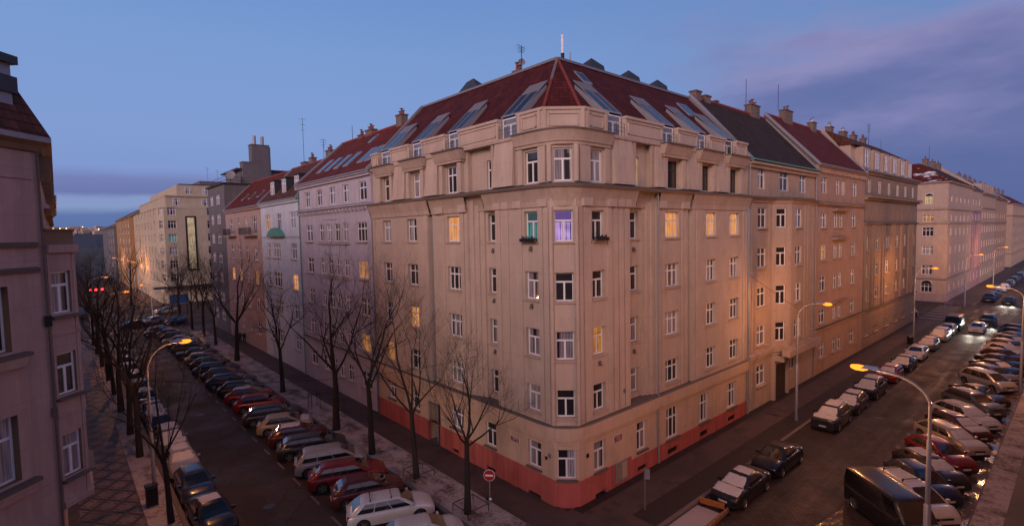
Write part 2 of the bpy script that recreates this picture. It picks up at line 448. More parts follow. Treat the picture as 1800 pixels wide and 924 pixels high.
def tubeant(x, y, z0, h, label, n):
    o = empty('roof_antenna', (x, y, z0), 0, label, 'antenna')
    mb_part('radome', o, lambda mb: mb.tube([(x, y, z0 + .9), (x, y, z0 + h)], .1, M['white'], 10)); mb_part('mast', o, lambda mb: (mb.tube([(x, y, z0 - .3), (x, y, z0 + .9)], .13, M['iron'], 8), mb.tube([(x + .5, y - .3, z0), (x + .5, y - .3, z0 + 1.0)], .04, M['galv'], 6), mb.tube([(x, y, z0 + .4), (x + .5, y - .3, z0 + .4)], .03, M['iron'], 6)))
def dish_mesh(o, x, y, z, r=.42, parentname='dish'):
    mb = MB(); c = Vector((x, y, z)); n = Vector((-.5, -.8, .3)).normalized(); a = n.cross(Vector((0, 0, 1))).normalized(); b = n.cross(a)
    prev = None
    for k in range(4):
        rr = r * k / 3; ring = [c + n * (.12 * (k / 3) ** 2) + (a * cos(t * pi / 8) + b * sin(t * pi / 8)) * rr for t in range(16)]
        if prev:
            for j in range(16): mb.face([prev[j], prev[(j + 1) % 16], ring[(j + 1) % 16], ring[j]], M['zincpale'])
        prev = ring
    mb.tube([c - n * .03, c + n * .4 - b * .1], .015, M['iron'], 5)
    return mb.build(parentname, o)
def chimney(root, x, y, z0, z1, sx, sy, pots=3, m='chim', cap=True, flue=False, rz=0):
    if m == 'chim': sx *= .72; sy *= .72; z1 = z0 + (z1 - z0) * .8
    mb = MB(); mb.box((x, y, z0), sx, sy, z1 - z0, M[m], rz)
    if cap: mb.box((x, y, z1 + .002), sx + .16, sy + .16, .12, M['ledge'], rz)
    c = mb.build('chimney', root)
    if pots:
        pb = MB()
        for k in range(pots):
            q = (k + .5) / pots - .5
            px_, py_ = (x + q * sx * .8, y) if sx >= sy else (x, y + q * sy * .8)
            h = .35 + .25 * ((k * 7) % 3 == 1)
            pb.tube([(px_, py_, z1 + .1), (px_, py_, z1 + .1 + h)], [.13, .10], M['ridgetile'] if not flue else M['galv'], 8)
            pb.box((px_, py_, z1 + .13 + h), .3, .3, .05, M['ledge'])
        pbo = pb.build('chimney_pot', c, origin=root.location); pbo.location = (0, 0, 0)
    return c
def skylight(root, F, u, w, d0, d1, zf, mat=None):
    """window lying in the roof slope; zf(d) = roof height at inset d"""
    mb = MB(); e = .07
    z0, z1 = zf(d0) + .05, zf(d1) + .05
    q = [F.p(u, -d0, z0), F.p(u + w, -d0, z0), F.p(u + w, -d1, z1), F.p(u, -d1, z1)]
    lo = [Vector(p) - Vector((0, 0, .12)) for p in q]; hi = [Vector(p) + Vector((0, 0, .06)) for p in q]
    mb.hexa(lo + hi, M['zinc']); s = mb.build('skylight', root)
    g = MB(); a = .08
    def L(i, j, t): return Vector(q[i]).lerp(Vector(q[j]), t)
    c = [L(0, 2, .1), L(1, 3, .1), L(2, 0, .1), L(3, 1, .1)]
    g.face([p + Vector((0, 0, .072)) for p in c], mat or M['g_sky']); go = g.build('pane', s, origin=root.location); go.location = (0, 0, 0)
def gable_roof(root, F, u0, u1, ze, d_in, zr, mat, name='roof', eave=-.0, thick=.0, flash=True, back=True, snowmat=None):
    mb = MB(); a = -eave
    mb.face([F.p(u0, a, ze), F.p(u1, a, ze), F.p(u1, -d_in, zr), F.p(u0, -d_in, zr)], mat)
    if back: mb.face([F.p(u0, -2 * d_in, ze), F.p(u1, -2 * d_in, ze), F.p(u1, -d_in, zr), F.p(u0, -d_in, zr)], mat)
    for u in (u0, u1): mb.face([F.p(u, a, ze), F.p(u, -d_in, zr), F.p(u, -2 * d_in, ze)], M['chim'])
    r = mb.build(name, root)
    if flash:
        fb = MB()
        for u in (u0, u1):
            p, q = F.p(u, a, ze), F.p(u, -d_in, zr); up = Vector((0, 0, .22)); s = F.U * .16
            fb.hexa([p - s - up * .6, p + s - up * .6, q + s - up * .6, q - s - up * .6, p - s + up, p + s + up, q + s + up, q - s + up], M['zinc'])
        fb.tube([F.p(u0, -d_in, zr + .02), F.p(u1, -d_in, zr + .02)], .16, M['ridgetile'], 6)
        fb.build('roof_flashing', root)
    return r
def gutter(root, F, u0, u1, d, z, m):
    mb = MB(); mb.tube([F.p(u0, d, z), F.p(u1, d, z)], .09, m, 8); mb.build('gutter', root)
def downpipe(root, F, u, d, z0, z1, m):
    mb = MB(); mb.tube([F.p(u, d, z0), F.p(u, d, z1)], .06, m, 8); mb.build('downpipe', root)
def body_box(root, F, u0, u1, depth, z1, m):
    """party walls and rear wall, so that the house is a closed volume"""
    mb = MB()
    for u in (u0 + .01, u1 - .01): mb.face([F.p(u, -.5, 0), F.p(u, -depth, 0), F.p(u, -depth, z1), F.p(u, -.5, z1)], m)
    mb.face([F.p(u0, -depth, 0), F.p(u1, -depth, 0), F.p(u1, -depth, z1), F.p(u0, -depth, z1)], m)
    mb.build('rear_wall', root)

# ------------------------------------------------------------ the corner building
B = empty('apartment_building', (21.5, 19.8, 0), 0, 'tall beige apartment building on the street corner with red plinth and dark red tiled roof', 'building')
FC = Fr((21.5, 20.85), (1, -1), (-1, -1)); CL = sqrt(2) * 1.05
w = MB(); bm_ = M['beige']
lc = (21.95, 23.1, 'T'); l4 = (26.25, 27.3, 'T'); l3 = (29.95, 31.55, '6'); l2 = (35.6, 37.1, '4'); l1 = (39.8, 41.25, '4')
rc = (23.95, 25.1, 'T'); r4 = (28.2, 29.5, 'T'); r3 = (32.0, 33.8, '6'); r2 = (37.5, 39.1, '6'); r1 = (41.4, 43.1, '6')
ZB, ZT = 4.2, 19.1
Cc = M['cream_base']
# upper floors, left (u = y)
bay(B, w, FL, 20.85, 25.9, ZB, ZT, 0, [lc], FLOORS, bm_, rev=.3, lit={(0, 3): 'lit_cyan', (0, 2): 'g_cur', (0, 0): 'g_blind'}, sill=1)
bay(B, w, FL, 25.9, 27.55, ZB, ZT, -.55, [l4], FLOORS, bm_, rev=.3, sill=1)
for a, b, d in ((27.55, 28.0, -.4), (28.0, 28.45, -.28), (28.45, 28.9, -.16)): bay(B, w, FL, a, b, ZB, ZT, d, [], [], bm_)
bay(B, w, FL, 28.9, 33.45, ZB, ZT, -.06, [l3], FLOORS, bm_, rev=.3, lit={(0, 3): 'lit_orange', (0, 2): 'g_dark', (0, 1): 'g_cur'}, sill=1)
bay(B, w, FL, 33.45, 33.95, ZB, ZT, -.35, [], [], bm_)
bay(B, w, FL, 33.95, 43.25, ZB, ZT, .06, [l2, l1], FLOORS, bm_, rev=.3, lit={(0, 1): 'lit_orange', (0, 0): 'g_dark', (1, 0): 'lit_dim', (0, 3): 'g_cur2'}, sill=1)
# chamfer
cw = (.19, CL - .19, 'T')
bay(B, w, FC, 0, CL, ZB, ZT, 0, [cw], FLOORS, bm_, rev=.3, lit={(0, 3): 'lit_violet', (0, 2): 'g_dark', (0, 1): 'g_cur'}, sill=1, ret=0)
# upper floors, right (u = x)
bay(B, w, FR, 22.55, 27.7, ZB, ZT, 0, [rc], FLOORS, bm_, rev=.3, lit={(0, 1): 'lit_dim', (0, 3): 'g_dark'}, sill=1)
bay(B, w, FR, 27.7, 29.7, ZB, ZT, -.6, [r4], FLOORS, bm_, rev=.3, sill=1)
for a, b, d in ((29.7, 30.1, -.45), (30.1, 30.5, -.32), (30.5, 30.9, -.2)): bay(B, w, FR, a, b, ZB, ZT, d, [], [], bm_)
bay(B, w, FR, 30.9, 35.0, ZB, ZT, -.06, [r3], FLOORS, bm_, rev=.3, lit={(0, 3): 'lit_orange'}, sill=1)
bay(B, w, FR, 35.0, 35.4, ZB, ZT, -.3, [], [], bm_)
bay(B, w, FR, 35.4, 44.8, ZB, ZT, .06, [r2, r1], FLOORS, bm_, rev=.3, lit={(0, 3): 'lit_orange', (1, 3): 'lit_orange', (1, 2): 'g_cur', (0, 2): 'g_cur'}, sill=1)
w.build('wall', B)
# ground floor
w = MB(); pl = 1.68
gl = [(21.95, 23.1, 1.95, 3.6, 'T'), (26.25, 27.4, 1.95, 3.6, 'T'), (29.95, 31.55, 2.1, 3.65, '6'), (36.0, 37.2, 2.1, 3.6, '4'), (39.9, 41.2, 2.1, 3.6, '4')]
gr = [(23.95, 25.05, 1.7, 3.55, 'T'), (28.4, 29.5, 1.65, 3.6, 'T'), (32.0, 33.6, 1.4, 3.65, '6'), (36.6, 38.1, 1.4, 3.6, '6'), (41.2, 42.9, 1.4, 3.5, '6')]
def gfloor(F, u0, u1, cols, z0, door=None):
    hs = [c[:4] for c in cols] + ([(door[0], door[1], 0.0, door[2])] if door else [])
    hs2 = [(a, b, max(c, z0), e) for a, b, c, e in hs]
    wallgrid(w, F, u0, u1, z0, ZB, .0, hs2, Cc, .25, None, .3)
    for c in cols: add_window(B, F, c[0], c[1], c[2], c[3], -.2, c[4], random.choice(['g_dark', 'g_cur', 'g_cur2', 'g_cur']), None, 2)
gfloor(FL, 20.85, 43.25, gl, pl, (33.0, 34.7, 3.3))
gfloor(FC, 0, CL, [(.19, CL - .19, 1.75, 3.55, 'T')], pl)
gfloor(FR, 22.55, 27.7, gr[:1], 1.6); gfloor(FR, 27.7, 44.8, gr[1:], 1.3)
w.build('ground_floor_wall', B)
w = MB()
rp, rp2 = M['redplinth'], M['redplinth2']
wallgrid(w, FL, 20.82, 43.25, 0, pl, .07, [(33.0, 34.7, 0, pl), (21.95, 23.1, .0, .35), (26.3, 27.3, .2, .5), (30, 31.4, .2, .5)], rp, .3)
wallgrid(w, FC, -.03, CL + .03, 0, pl, .07, [], rp2, .1, None, 0)
wallgrid(w, FR, 22.52, 27.7, 0, 1.6, .07, [(23.95, 25.0, 0.02, .35)], rp, .3)
wallgrid(w, FR, 27.7, 44.8, 0, 1.3, .05, [(28.4, 29.5, .25, .6), (32.1, 33.5, .25, .7), (36.7, 38.0, .25, .7), (41.3, 42.7, .25, .7)], rp, .3)
for F, a, b, z, d in ((FL, 20.82, 43.25, pl, .07), (FC, -.03, CL + .03, pl, .07), (FR, 22.52, 27.7, 1.6, .07), (FR, 27.7, 44.8, 1.3, .05)):
    w.face([F.p(a, d, z), F.p(b, d, z), F.p(b, -.02, z + .02), F.p(a, -.02, z + .02)], rp)
for u in (24.1, 25.4, 28.6, 30.0): fbox(w, FL, u, u + .5, .05, .11, .02, pl - .06, rp)
fbox(w, FC, .16, CL - .16, .05, .10, .02, pl - .25, rp2)
w.build('plinth', B)
w = MB()
for F, L in ((FL, [(21.95, 23.1, 0, .35), (26.3, 27.3, .2, .5), (30, 31.4, .2, .5)]), (FR, [(23.95, 25.0, .02, .35), (28.4, 29.5, .25, .6), (32.1, 33.5, .25, .7), (36.7, 38.0, .25, .7), (41.3, 42.7, .25, .7)])):
    for a, b, c, e in L:
        w.face([F.p(a, -.1, c), F.p(b, -.1, c), F.p(b, -.1, e), F.p(a, -.1, e)], M['iron'])
split_build(w, 'cellar_grille', B)
# entrance
w = MB(); fbox(w, FL, 33.05, 34.65, -1.0, -.9, .15, 3.25, M['wood']); fbox(w, FL, 33.0, 34.7, -1.0, -.02, .0, .13, M['ledge'])
for u in (33.0, 34.7): w.face([FL.p(u, -.2, 0), FL.p(u, -1.0, 0), FL.p(u, -1.0, 3.3), FL.p(u, -.2, 3.3)], Cc)
w.face([FL.p(33.0, -.2, 3.3), FL.p(34.7, -.2, 3.3), FL.p(34.7, -1, 3.3), FL.p(33.0, -1, 3.3)], Cc)
w.build('entrance_door', B)
# mouldings
path0 = [(21.5, 43.25), (21.5, 20.85), (22.55, 19.8), (44.8, 19.8)]
pr = chaikin(path0, 2)
mb_part('base_moulding', B, lambda mb: sweep(mb, pr, [(0, 3.78), (.08, 3.84), (.08, 3.95), (.14, 3.98), (.14, 4.08), (.22, 4.12), (.24, 4.9), (.2, 4.98), (-.62, 5.12)], M['cream_base'], [Cc] * 6 + [M['ledge']] * 2))
mb_part('main_cornice', B, lambda mb: sweep(mb, pr, [(.2, 19.0), (.5, 19.06), (.58, 19.1), (.58, 19.22), (-.3, 19.40)], M['beige_trim'], [M['beige_trim'], M['beige_trim'], M['ledge'], M['ledge']]))
def frieze(mb):
    T = M['beige_trim']
    def seg(path, k): sweep(mb, path, [(k + .02, 17.95), (k + .08, 17.98), (k + .1, 18.3), (k + .2, 18.6), (k + .36, 18.98), (k + .36, 19.06)], T)
    seg(chaikin([(21.5, 26.9), (21.5, 20.85), (22.55, 19.8), (28.3, 19.8)], 2), 0)
    seg([(21.5, 28.9), (21.5, 26.95)], -.42); seg([(21.5, 33.5), (21.5, 28.9)], -.04); seg([(21.5, 43.25), (21.5, 33.5)], .08)
    seg([(28.35, 19.8), (30.9, 19.8)], -.45); seg([(30.9, 19.8), (35.1, 19.8)], -.04); seg([(35.1, 19.8), (44.8, 19.8)], .08)
mb_part('frieze', B, frieze)
def blocks(mb):
    T = M['beige']
    for a, b in ((21.05, 21.85), (23.25, 24.05), (24.5, 25.1), (25.3, 25.88)): fbox(mb, FL, a, b, -.02, .16, 17.98, 18.42, T)
    for a, b in ((22.95, 23.8), (25.3, 26.1), (26.3, 26.9), (27.05, 27.68)): fbox(mb, FR, a, b, -.02, .24, 17.98, 18.46, T)
    for a, b in ((28.95, 29.8), (31.75, 32.9)): fbox(mb, FL, a, b, -.1, .2, 17.98, 18.48, T)
    for a, b in ((30.95, 31.85), (33.95, 34.9)): fbox(mb, FR, a, b, -.1, .2, 17.98, 18.48, T)
mb_part('capital_block', B, blocks)
def ribs(mb):
    T = M['beige']
    zz = (5.1, 17.96)
    for a, b in ((21.0, 21.35), (21.5, 21.8), (23.3, 23.65), (24.55, 25.05), (25.35, 25.82)): fbox(mb, FL, a, b, -.02, .07, *zz, T)
    for a, b in ((22.68, 22.98), (23.15, 23.75), (25.35, 25.75), (25.95, 26.35), (26.5, 26.95), (27.1, 27.6)): fbox(mb, FR, a, b, -.02, .09, *zz, T)
    for a, b in ((28.95, 29.3), (29.4, 29.75), (31.8, 32.2)): fbox(mb, FL, a, b, -.08, .0, *zz, T)
    for a, b in ((31.0, 31.3), (31.45, 31.8), (34.1, 34.4), (34.55, 34.9)): fbox(mb, FR, a, b, -.08, .02, *zz, T)
    for a, b in ((35.5, 35.8), (36.0, 36.9), (43.8, 44.2), (44.35, 44.75)): fbox(mb, FR, a, b, .04, .12, *zz, T)
    for a, b in ((34.0, 34.3), (42.6, 43.2)): fbox(mb, FL, a, b, .04, .11, *zz, T)
    # rounded mullion columns either side of the chamfer
    for x, y in ((21.47, 20.82), (22.52, 19.77)): mb.tube([(x, y, 5.1), (x, y, 17.96)], .13, T, 12)
mb_part('pilaster_strip', B, ribs, smooth=50)
# drip ornaments under some windows
def orn(mb):
    for F, u, zz in ((FL, 22.5, (12.0, 15.5)), (FC, .74, ()), (FR, 24.5, (8.4,)), (FR, 26.9, (6.2,)), (FL, 26.8, (15.3, 11.9, 8.4)), (FR, 28.9, (8.3, 15.2))):
        for z in zz:
            d = -.56 if u in (26.8, 28.9) else .02
            fbox(mb, F, u - .1, u + .1, d, d + .16, z - .12, z + .16, M['ledge'], d + .05)
mb_part('bracket_ornament', B, orn)
# attic storey (above the main cornice)
w = MB(); ZA, ZA2 = 19.3, 22.4; TF = (19.44, 21.35)
AL = [(21.95, 23.05, 'T'), (26.3, 27.25, 'T'), (29.9, 31.5, '6'), (34.8, 36.3, '4'), (39.75, 41.15, '4')]
AR = [(24.0, 25.1, 'T'), (28.55, 29.55, 'T'), (32.05, 33.8, '6'), (36.8, 38.4, '6'), (41.3, 43.05, '6')]
bay(B, w, FL, 20.85, 25.9, ZA, ZA2, -.1, AL[:1], [TF], bm_, lit={(0, 0): 'g_dark'})
bay(B, w, FL, 25.9, 28.9, ZA, ZA2, -.5, AL[1:2], [TF], bm_)
bay(B, w, FL, 28.9, 43.25, ZA, ZA2, -.15, AL[2:], [TF], bm_)
bay(B, w, FC, 0, CL, ZA, ZA2, -.1, [cw], [TF], bm_, ret=0, lit={(0, 0): 'g_cur'})
bay(B, w, FR, 22.55, 27.7, ZA, ZA2, -.1, AR[:1], [TF], bm_)
bay(B, w, FR, 27.7, 30.4, ZA, ZA2, -.5, AR[1:2], [TF], bm_, lit={(0, 0): 'lit_yellow'})
bay(B, w, FR, 30.4, 44.8, ZA, ZA2, -.15, AR[2:], [TF], bm_, frame=M['wood'], lit={(0, 0): 'g_dark', (1, 0): 'g_dark', (2, 0): 'g_dark'})
w.build('attic_wall', B)
def surrounds(mb):
    T = M['beige_trim']
    for F, cols in ((FL, AL[2:]), (FR, AR[2:])):
        for a, b, _ in cols:
            for u0, u1 in ((a - .55, a - .12), (b + .12, b + .55)): fbox(mb, F, u0, u1, -.16, .18, 19.38, 21.5, M['beige'])
            fbox(mb, F, a - .7, b + .7, -.16, .30, 21.5, 21.66, T)
            fbox(mb, F, a - .8, b + .8, -.16, .34, 21.66, 22.32, T, .62, .06)
            fbox(mb, F, a - .9, b + .9, -.16, .72, 22.32, 22.42, M['ledge'])
    for F, a, b in ((FL, 23.15, 23.55), (FL, 21.2, 21.8), (FR, 25.2, 25.6), (FR, 22.9, 23.8)): fbox(mb, F, a, b, -.12, .06, 19.38, 21.5, M['beige'])
    for x, y in ((21.5, 20.9), (22.6, 19.8)): mb.tube([(x, y, 19.4), (x, y, 21.5)], .16, M['beige'], 12)
    # battered panels between the windows
    for F, a, b in ((FL, 23.85, 25.85), (FL, 32.3, 34.0), (FL, 37.1, 39.0), (FR, 25.9, 28.1), (FR, 30.5, 31.4), (FR, 34.5, 36.1), (FR, 39.1, 40.6)):
        mb.hexa([F.p(a, -.16, 19.38), F.p(b, -.16, 19.38), F.p(b, .3, 19.38), F.p(a, .3, 19.38), F.p(a + .1, -.16, 22.3), F.p(b - .1, -.16, 22.3), F.p(b - .1, .02, 22.3), F.p(a + .1, .02, 22.3)], M['panel'])
        fbox(mb, F, a - .3, a - .06, -.16, .03, 19.38, 22.2, T); fbox(mb, F, b + .06, b + .3, -.16, .03, 19.38, 22.2, T)
    cp = chaikin([(21.5, 23.75), (21.5, 20.85), (22.55, 19.8), (25.7, 19.8)], 2)
    sweep(mb, cp, [(-.1, 21.5), (.12, 21.52), (.12, 21.68), (.2, 21.7), (.22, 21.85), (.4, 22.32), (.48, 22.34), (.48, 22.42), (-.3, 22.46)], T, [T] * 6 + [M['ledge']] * 2)
    # string below the parapet
    for F, a, b in ((FL, 23.8, 29.0), (FL, 32.3, 34.0), (FL, 37.1, 38.9), (FL, 42.0, 43.25), (FR, 25.7, 31.2), (FR, 34.6, 36.0), (FR, 39.2, 40.4), (FR, 43.9, 44.8)):
        fbox(mb, F, a, b, -.3, .12, 22.2, 22.4, T)
mb_part('attic_ornament', B, surrounds, smooth=50)
# parapet
LOPEN = [(23.75, 25.45), (29.9, 31.5), (34.8, 36.6), (39.8, 41.9)]; ROPEN = [(25.7, 27.4), (31.8, 33.6), (36.5, 38.2), (40.9, 42.7)]
def parapet(mb):
    T = M['beige']
    def seg(F, a, b, z1=23.58):
        fbox(mb, F, a, b, -.42, -.06, 22.38, z1, T); fbox(mb, F, a - .04, b + .04, -.5, .03, z1, z1 + .17, T)
        if b - a > 1.2:
            for q0, q1, y0, y1 in ((a + .22, b - .22, z1 - .2, z1 - .14), (a + .22, b - .22, 22.62, 22.68), (a + .22, a + .28, 22.62, z1 - .14), (b - .28, b - .22, 22.62, z1 - .14)): fbox(mb, F, q0, q1, -.08, .0, y0, y1, T)
    ls = [25.5, 29.85, 31.55, 34.75, 36.65, 39.75, 41.95, 43.25]
    for a, b in zip(ls[::2], ls[1::2]): seg(FL, a, b)
    rs = [27.45, 31.75, 33.65, 36.45, 38.25, 40.85, 42.75, 44.8]
    for a, b in zip(rs[::2], rs[1::2]): seg(FR, a, b)
    P = [(21.5, 23.7), (21.5, 21.45), (23.45, 19.8), (25.65, 19.8)]
    sweep(mb, P, [(-.42, 22.4), (-.06, 22.4), (-.06, 23.58), (.03, 23.6), (.03, 23.76), (-.5, 23.78), (-.5, 22.4)], T)
    f2 = Fr((21.5, 21.45), (1.95, -1.65), (-1.65, -1.95)); L2 = sqrt(1.95 ** 2 + 1.65 ** 2)
    for F, a, b in ((FL, 21.6, 23.55), (f2, .05, L2 - .05), (FR, 23.6, 25.5)):
        for u in (a, b - .2): fbox(mb, F, u, u + .2, -.1, .02, 22.42, 23.6, T)
        for q0, q1, y0, y1 in ((a + .35, b - .35, 23.36, 23.42), (a + .35, b - .35, 22.66, 22.72), (a + .35, a + .41, 22.66, 23.42), (b - .41, b - .35, 22.66, 23.42)): fbox(mb, F, q0, q1, -.08, .0, y0, y1, T)
mb_part('parapet', B, parapet)
# dormer glazing
zf = lambda d: 23.3 + (d - .4) * 5.3 / 5.1
def dormer(F, a, b, dark=False):
    fr = MB(); zg = M['zinc']; zp = M['zincpale']
    for u in (a, b):
        s = .05
        fr.hexa([F.p(u - s, -.36, 22.4), F.p(u + s, -.36, 22.4), F.p(u + s, -.36, 23.93), F.p(u - s, -.36, 23.93),
                 F.p(u - s, -2.75, 25.2), F.p(u + s, -2.75, 25.2), F.p(u + s, -2.75, 25.98), F.p(u - s, -2.75, 25.98)], zg)
    zs = lambda d: 23.88 + (d - .36) * 1.98 / 2.1
    def strip(u0, u1, d0, d1, m, up=0, t=.06):
        q = [F.p(u0, -d0, zs(d0) + up), F.p(u1, -d0, zs(d0) + up), F.p(u1, -d1, zs(d1) + up), F.p(u0, -d1, zs(d1) + up)]
        fr.hexa([p - Vector((0, 0, t)) for p in q] + q, m)
    strip(a, b, 2.15, 2.9, zp, .05)
    for u in (a + .02, (a + b) / 2, b - .02): strip(u - .05, u + .05, .36, 2.15, zp, .04)
    strip(a, b, .33, .42, zg, .05)
    d = fr.build('dormer', B)
    gp = MB(); gp.face([F.p(a + .05, -.4, zs(.4)), F.p(b - .05, -.4, zs(.4)), F.p(b - .05, -2.15, zs(2.15)), F.p(a + .05, -2.15, zs(2.15))], M['g_sky'])
    go = gp.build('sloping_pane', d, origin=B.location); go.location = (0, 0, 0)
    wo = add_window(B, F, a + .06, b - .06, 22.42, 23.74, -.42, 'T', 'g_dark' if dark else 'g_front')
    rl = MB()
    for k in range(3): rl.tube([F.p(a, -.12, 22.75 + k * .25), F.p(b, -.12, 22.75 + k * .25)], .011, M['iron'], 5)
    for u in (a + .02, (a + b) / 2, b - .02): rl.tube([F.p(u, -.12, 22.4), F.p(u, -.12, 23.27)], .011, M['iron'], 5)
    rl.build('railing', B)
for i, (a, b) in enumerate(LOPEN): dormer(FL, a, b, False)
for i, (a, b) in enumerate(ROPEN): dormer(FR, a, b, i == 3)
# roof
w = MB(); ze, zr, e, r = 23.3, 28.6, .4, 5.5
A_ = (21.5 + r, 19.8 + r, zr); rt = M['redtile']
w.face([(21.9, 43.25, ze), (21.9, 21.9, ze), A_, (27, 43.25, zr)], rt)
w.face([(21.9, 21.9, ze), (23.8, 20.2, ze), A_], rt)
w.face([(23.8, 20.2, ze), (44.8, 20.2, ze), (44.8, 25.3, zr), A_], rt)
w.face([(27, 43.25, zr), A_, (32.1, 30.4, ze), (32.1, 43.25, ze)], rt); w.face([A_, (44.8, 25.3, zr), (44.8, 30.4, ze), (32.1, 30.4, ze)], rt)
w.face([(21.9, 43.25, ze), (27, 43.25, zr), (32.1, 43.25, ze)], M['chim']); w.face([(44.8, 20.2, ze), (44.8, 25.3, zr), (44.8, 30.4, ze)], M['chim'])
w.build('roof', B)
def flash(mb):
    zp = M['zincpale']
    def strip(p, q, wd, h=.12):
        p, q = Vector(p), Vector(q); s = (q - p).cross(Vector((0, 0, 1))).normalized() * wd / 2; u = Vector((0, 0, h))
        mb.hexa([p - s - u * .5, p + s - u * .5, q + s - u * .5, q - s - u * .5, p - s + u, p + s + u, q + s + u, q - s + u], zp)
    strip(A_, (27, 43.25, zr + .02), .3, .12); strip(A_, (44.8, 25.3, zr + .02), .3, .12)
    strip((21.9, 43.2, ze), (27, 43.2, zr), .4, .25); strip((44.75, 20.2, ze), (44.75, 25.3, zr), .4, .25)
mb_part('ridge_flashing', B, flash)
def hips(mb):
    for a in ((21.9, 21.9, ze), (23.8, 20.2, ze)):
        a = Vector(a); b = Vector(A_); n = 20
        for k in range(n):
            p, q = a.lerp(b, k / n), a.lerp(b, (k + 1.08) / n); up = Vector((0, 0, .06))
            mb.tube([p + up, q + up * .6], [.11, .09], M['zincpale'] if (a.x < 22 and k > 11) else M['ridgetile'], 7)
mb_part('hip_tiles', B, hips)
skylight(B, FR, 27.6, .9, 3.6, 4.5, zf); skylight(B, FR, 40.4, 1.6, 3.0, 4.2, zf)
def vents(mb):
    for x in (31.4, 36.1, 40.3): mb.hexa([(x - .9, 25.35, 28.5), (x + 1.1, 25.35, 28.5), (x + 1.1, 27.4, 28.0), (x - .9, 27.4, 28.0), (x - .5, 25.45, 29.5), (x + 1.0, 25.45, 29.2), (x + 1.0, 27, 28.9), (x - .5, 27, 29.1)], M['slate'])
    mb.hexa([(27.2, 34.6, 28.4), (27.2, 38.4, 28.4), (29.6, 38.4, 28.0), (29.6, 34.6, 28.0), (27.5, 35.6, 29.75), (27.5, 36.6, 29.65), (29, 37, 29), (29, 35.2, 29)], M['slate'])
mb_part('roof_hatch', B, vents)
chimney(B, 27.6, 30.0, 28.2, 29.1, .7, 1.0, 2)
for F_, u_ in ((FL, 43.12), (FL, 33.7), (FR, 44.66), (FR, 30.75)):
    downpipe(B, F_, u_, .17 if u_ != 33.7 else -.2, .2, 19.0, M['zinc'])
body_box(B, FL, 24, 43.25, 10.6, 23.3, M['chim'])
tubeant(28.2, 25.9, 28.5, 2.2, 'thick white antenna tube standing at the apex of the corner building roof', 0)
antenna(27.2, 29.2, 28.7, 1.9, 'small aerial with round dish on the left ridge of the corner building', 3, True)
# ------------------------------------------------------------ neighbours on the left street
def house(name, F, u0, u1, wallm, label, z_eave, floors, cols, d=0, roofm='redtile2', d_in=5.5, zr=27.5, gut='zinc', ledges=(), base=None, lit={}, top=None, frame=None, backz=None):
    p = F.p(u0, 0, 0); root = empty(name, p, 0, label, 'building')
    mb = MB()
    zs = z_eave
    holes = []
    if base: wallgrid(mb, F, u0, u1, 0, base[0], d + .06, [], M[base[1]], 0, None, .3); mb.face([F.p(u0, d + .06, base[0]), F.p(u1, d + .06, base[0]), F.p(u1, d - .02, base[0] + .02), F.p(u0, d - .02, base[0] + .02)], M[base[1]])
    ztop = top[0] if top else zs
    bay(root, mb, F, u0, u1, 0 if not base else base[0], ztop, d, cols, floors, M[wallm], .2, lit, 1, frame)
    if top:
        k = {}
        bay(root, mb, F, u0, u1, ztop, zs, d, top[2], [top[1]], M[top[3] if len(top) > 3 else wallm], .2, top[4] if len(top) > 4 else {}, 0, frame)
    mb.build('wall', root)
    def led(m2):
        for z, h, pr_, m in ledges:
            fbox(m2, F, u0 + .01, u1 - .01, d - .02, d + pr_ * .5, z, z + h * .5, M[m]); fbox(m2, F, u0 + .01, u1 - .01, d - .02, d + pr_, z + h * .5, z + h, M[m])
            fbox(m2, F, u0 + .01, u1 - .01, d - .02, d + pr_ + .04, z + h, z + h + .04, M['ledge'])
        fbox(m2, F, u0 + .01, u1 - .01, d - .3, d + .25, z_eave - .35, z_eave - .12, M[wallm]); fbox(m2, F, u0 + .01, u1 - .01, d - .3, d + .42, z_eave - .12, z_eave + .04, M[wallm])
    mb_part('cornice', root, led)
    if roofm: gable_roof(root, F, u0, u1, z_eave + .06, d_in, zr, M[roofm], eave=-(d + .4))
    if gut: gutter(root, F, u0, u1, d + .48, z_eave + .08, M[gut])
    body_box(root, F, u0, u1, 2 * d_in, z_eave, M['chim'])
    return root
NORM = [(1.9, 3.5)] + FLOORS
lil = house('apartment_building', FL, 43.3, 61.75, 'lilac', 'lilac grey apartment building with red roof, left of the beige corner building', 22.3, NORM,
    [(44.4, 46.5, '6'), (48.5, 49.8, '4'), (50.5, 51.8, '4'), (52.5, 53.9, '4'), (54.6, 55.9, '4'), (57.9, 59.8, '4')], d=.02, roofm='redtile2', d_in=5.6, zr=27.8,
    ledges=((4.6, .3, .25, 'lilac'), (19.15, .28, .45, 'lilac')), lit={(0, 2): 'g_cur2', (0, 3): 'lit_dim', (0, 1): 'lit_dim'},
    top=(19.5, (19.78, 21.5), [(44.2, 45.8, '4'), (48.0, 49.5, '4'), (51.3, 52.9, '4'), (54.8, 56.3, '4'), (58.3, 59.8, '4')]))
def br(mb):
    k = 43.6
    while k < 61.6: fbox(mb, FL, k, k + .28, .0, .4, 18.92, 19.15, M['lilac']); k += .85
    for z in (15.6, 12.1, 8.6): fbox(mb, FL, 48.2, 56.2, .0, .2, z + .05, z + .2, M['lilac'])
    for z in (17.9, 14.3): fbox(mb, FL, 51.0, 54.5, .0, .1, z + .3, z + .45, M['lilac'])
mb_part('bracket', lil, br)
zl = lambda d: 22.36 + (d + .4) * (27.8 - 22.36) / 6.02
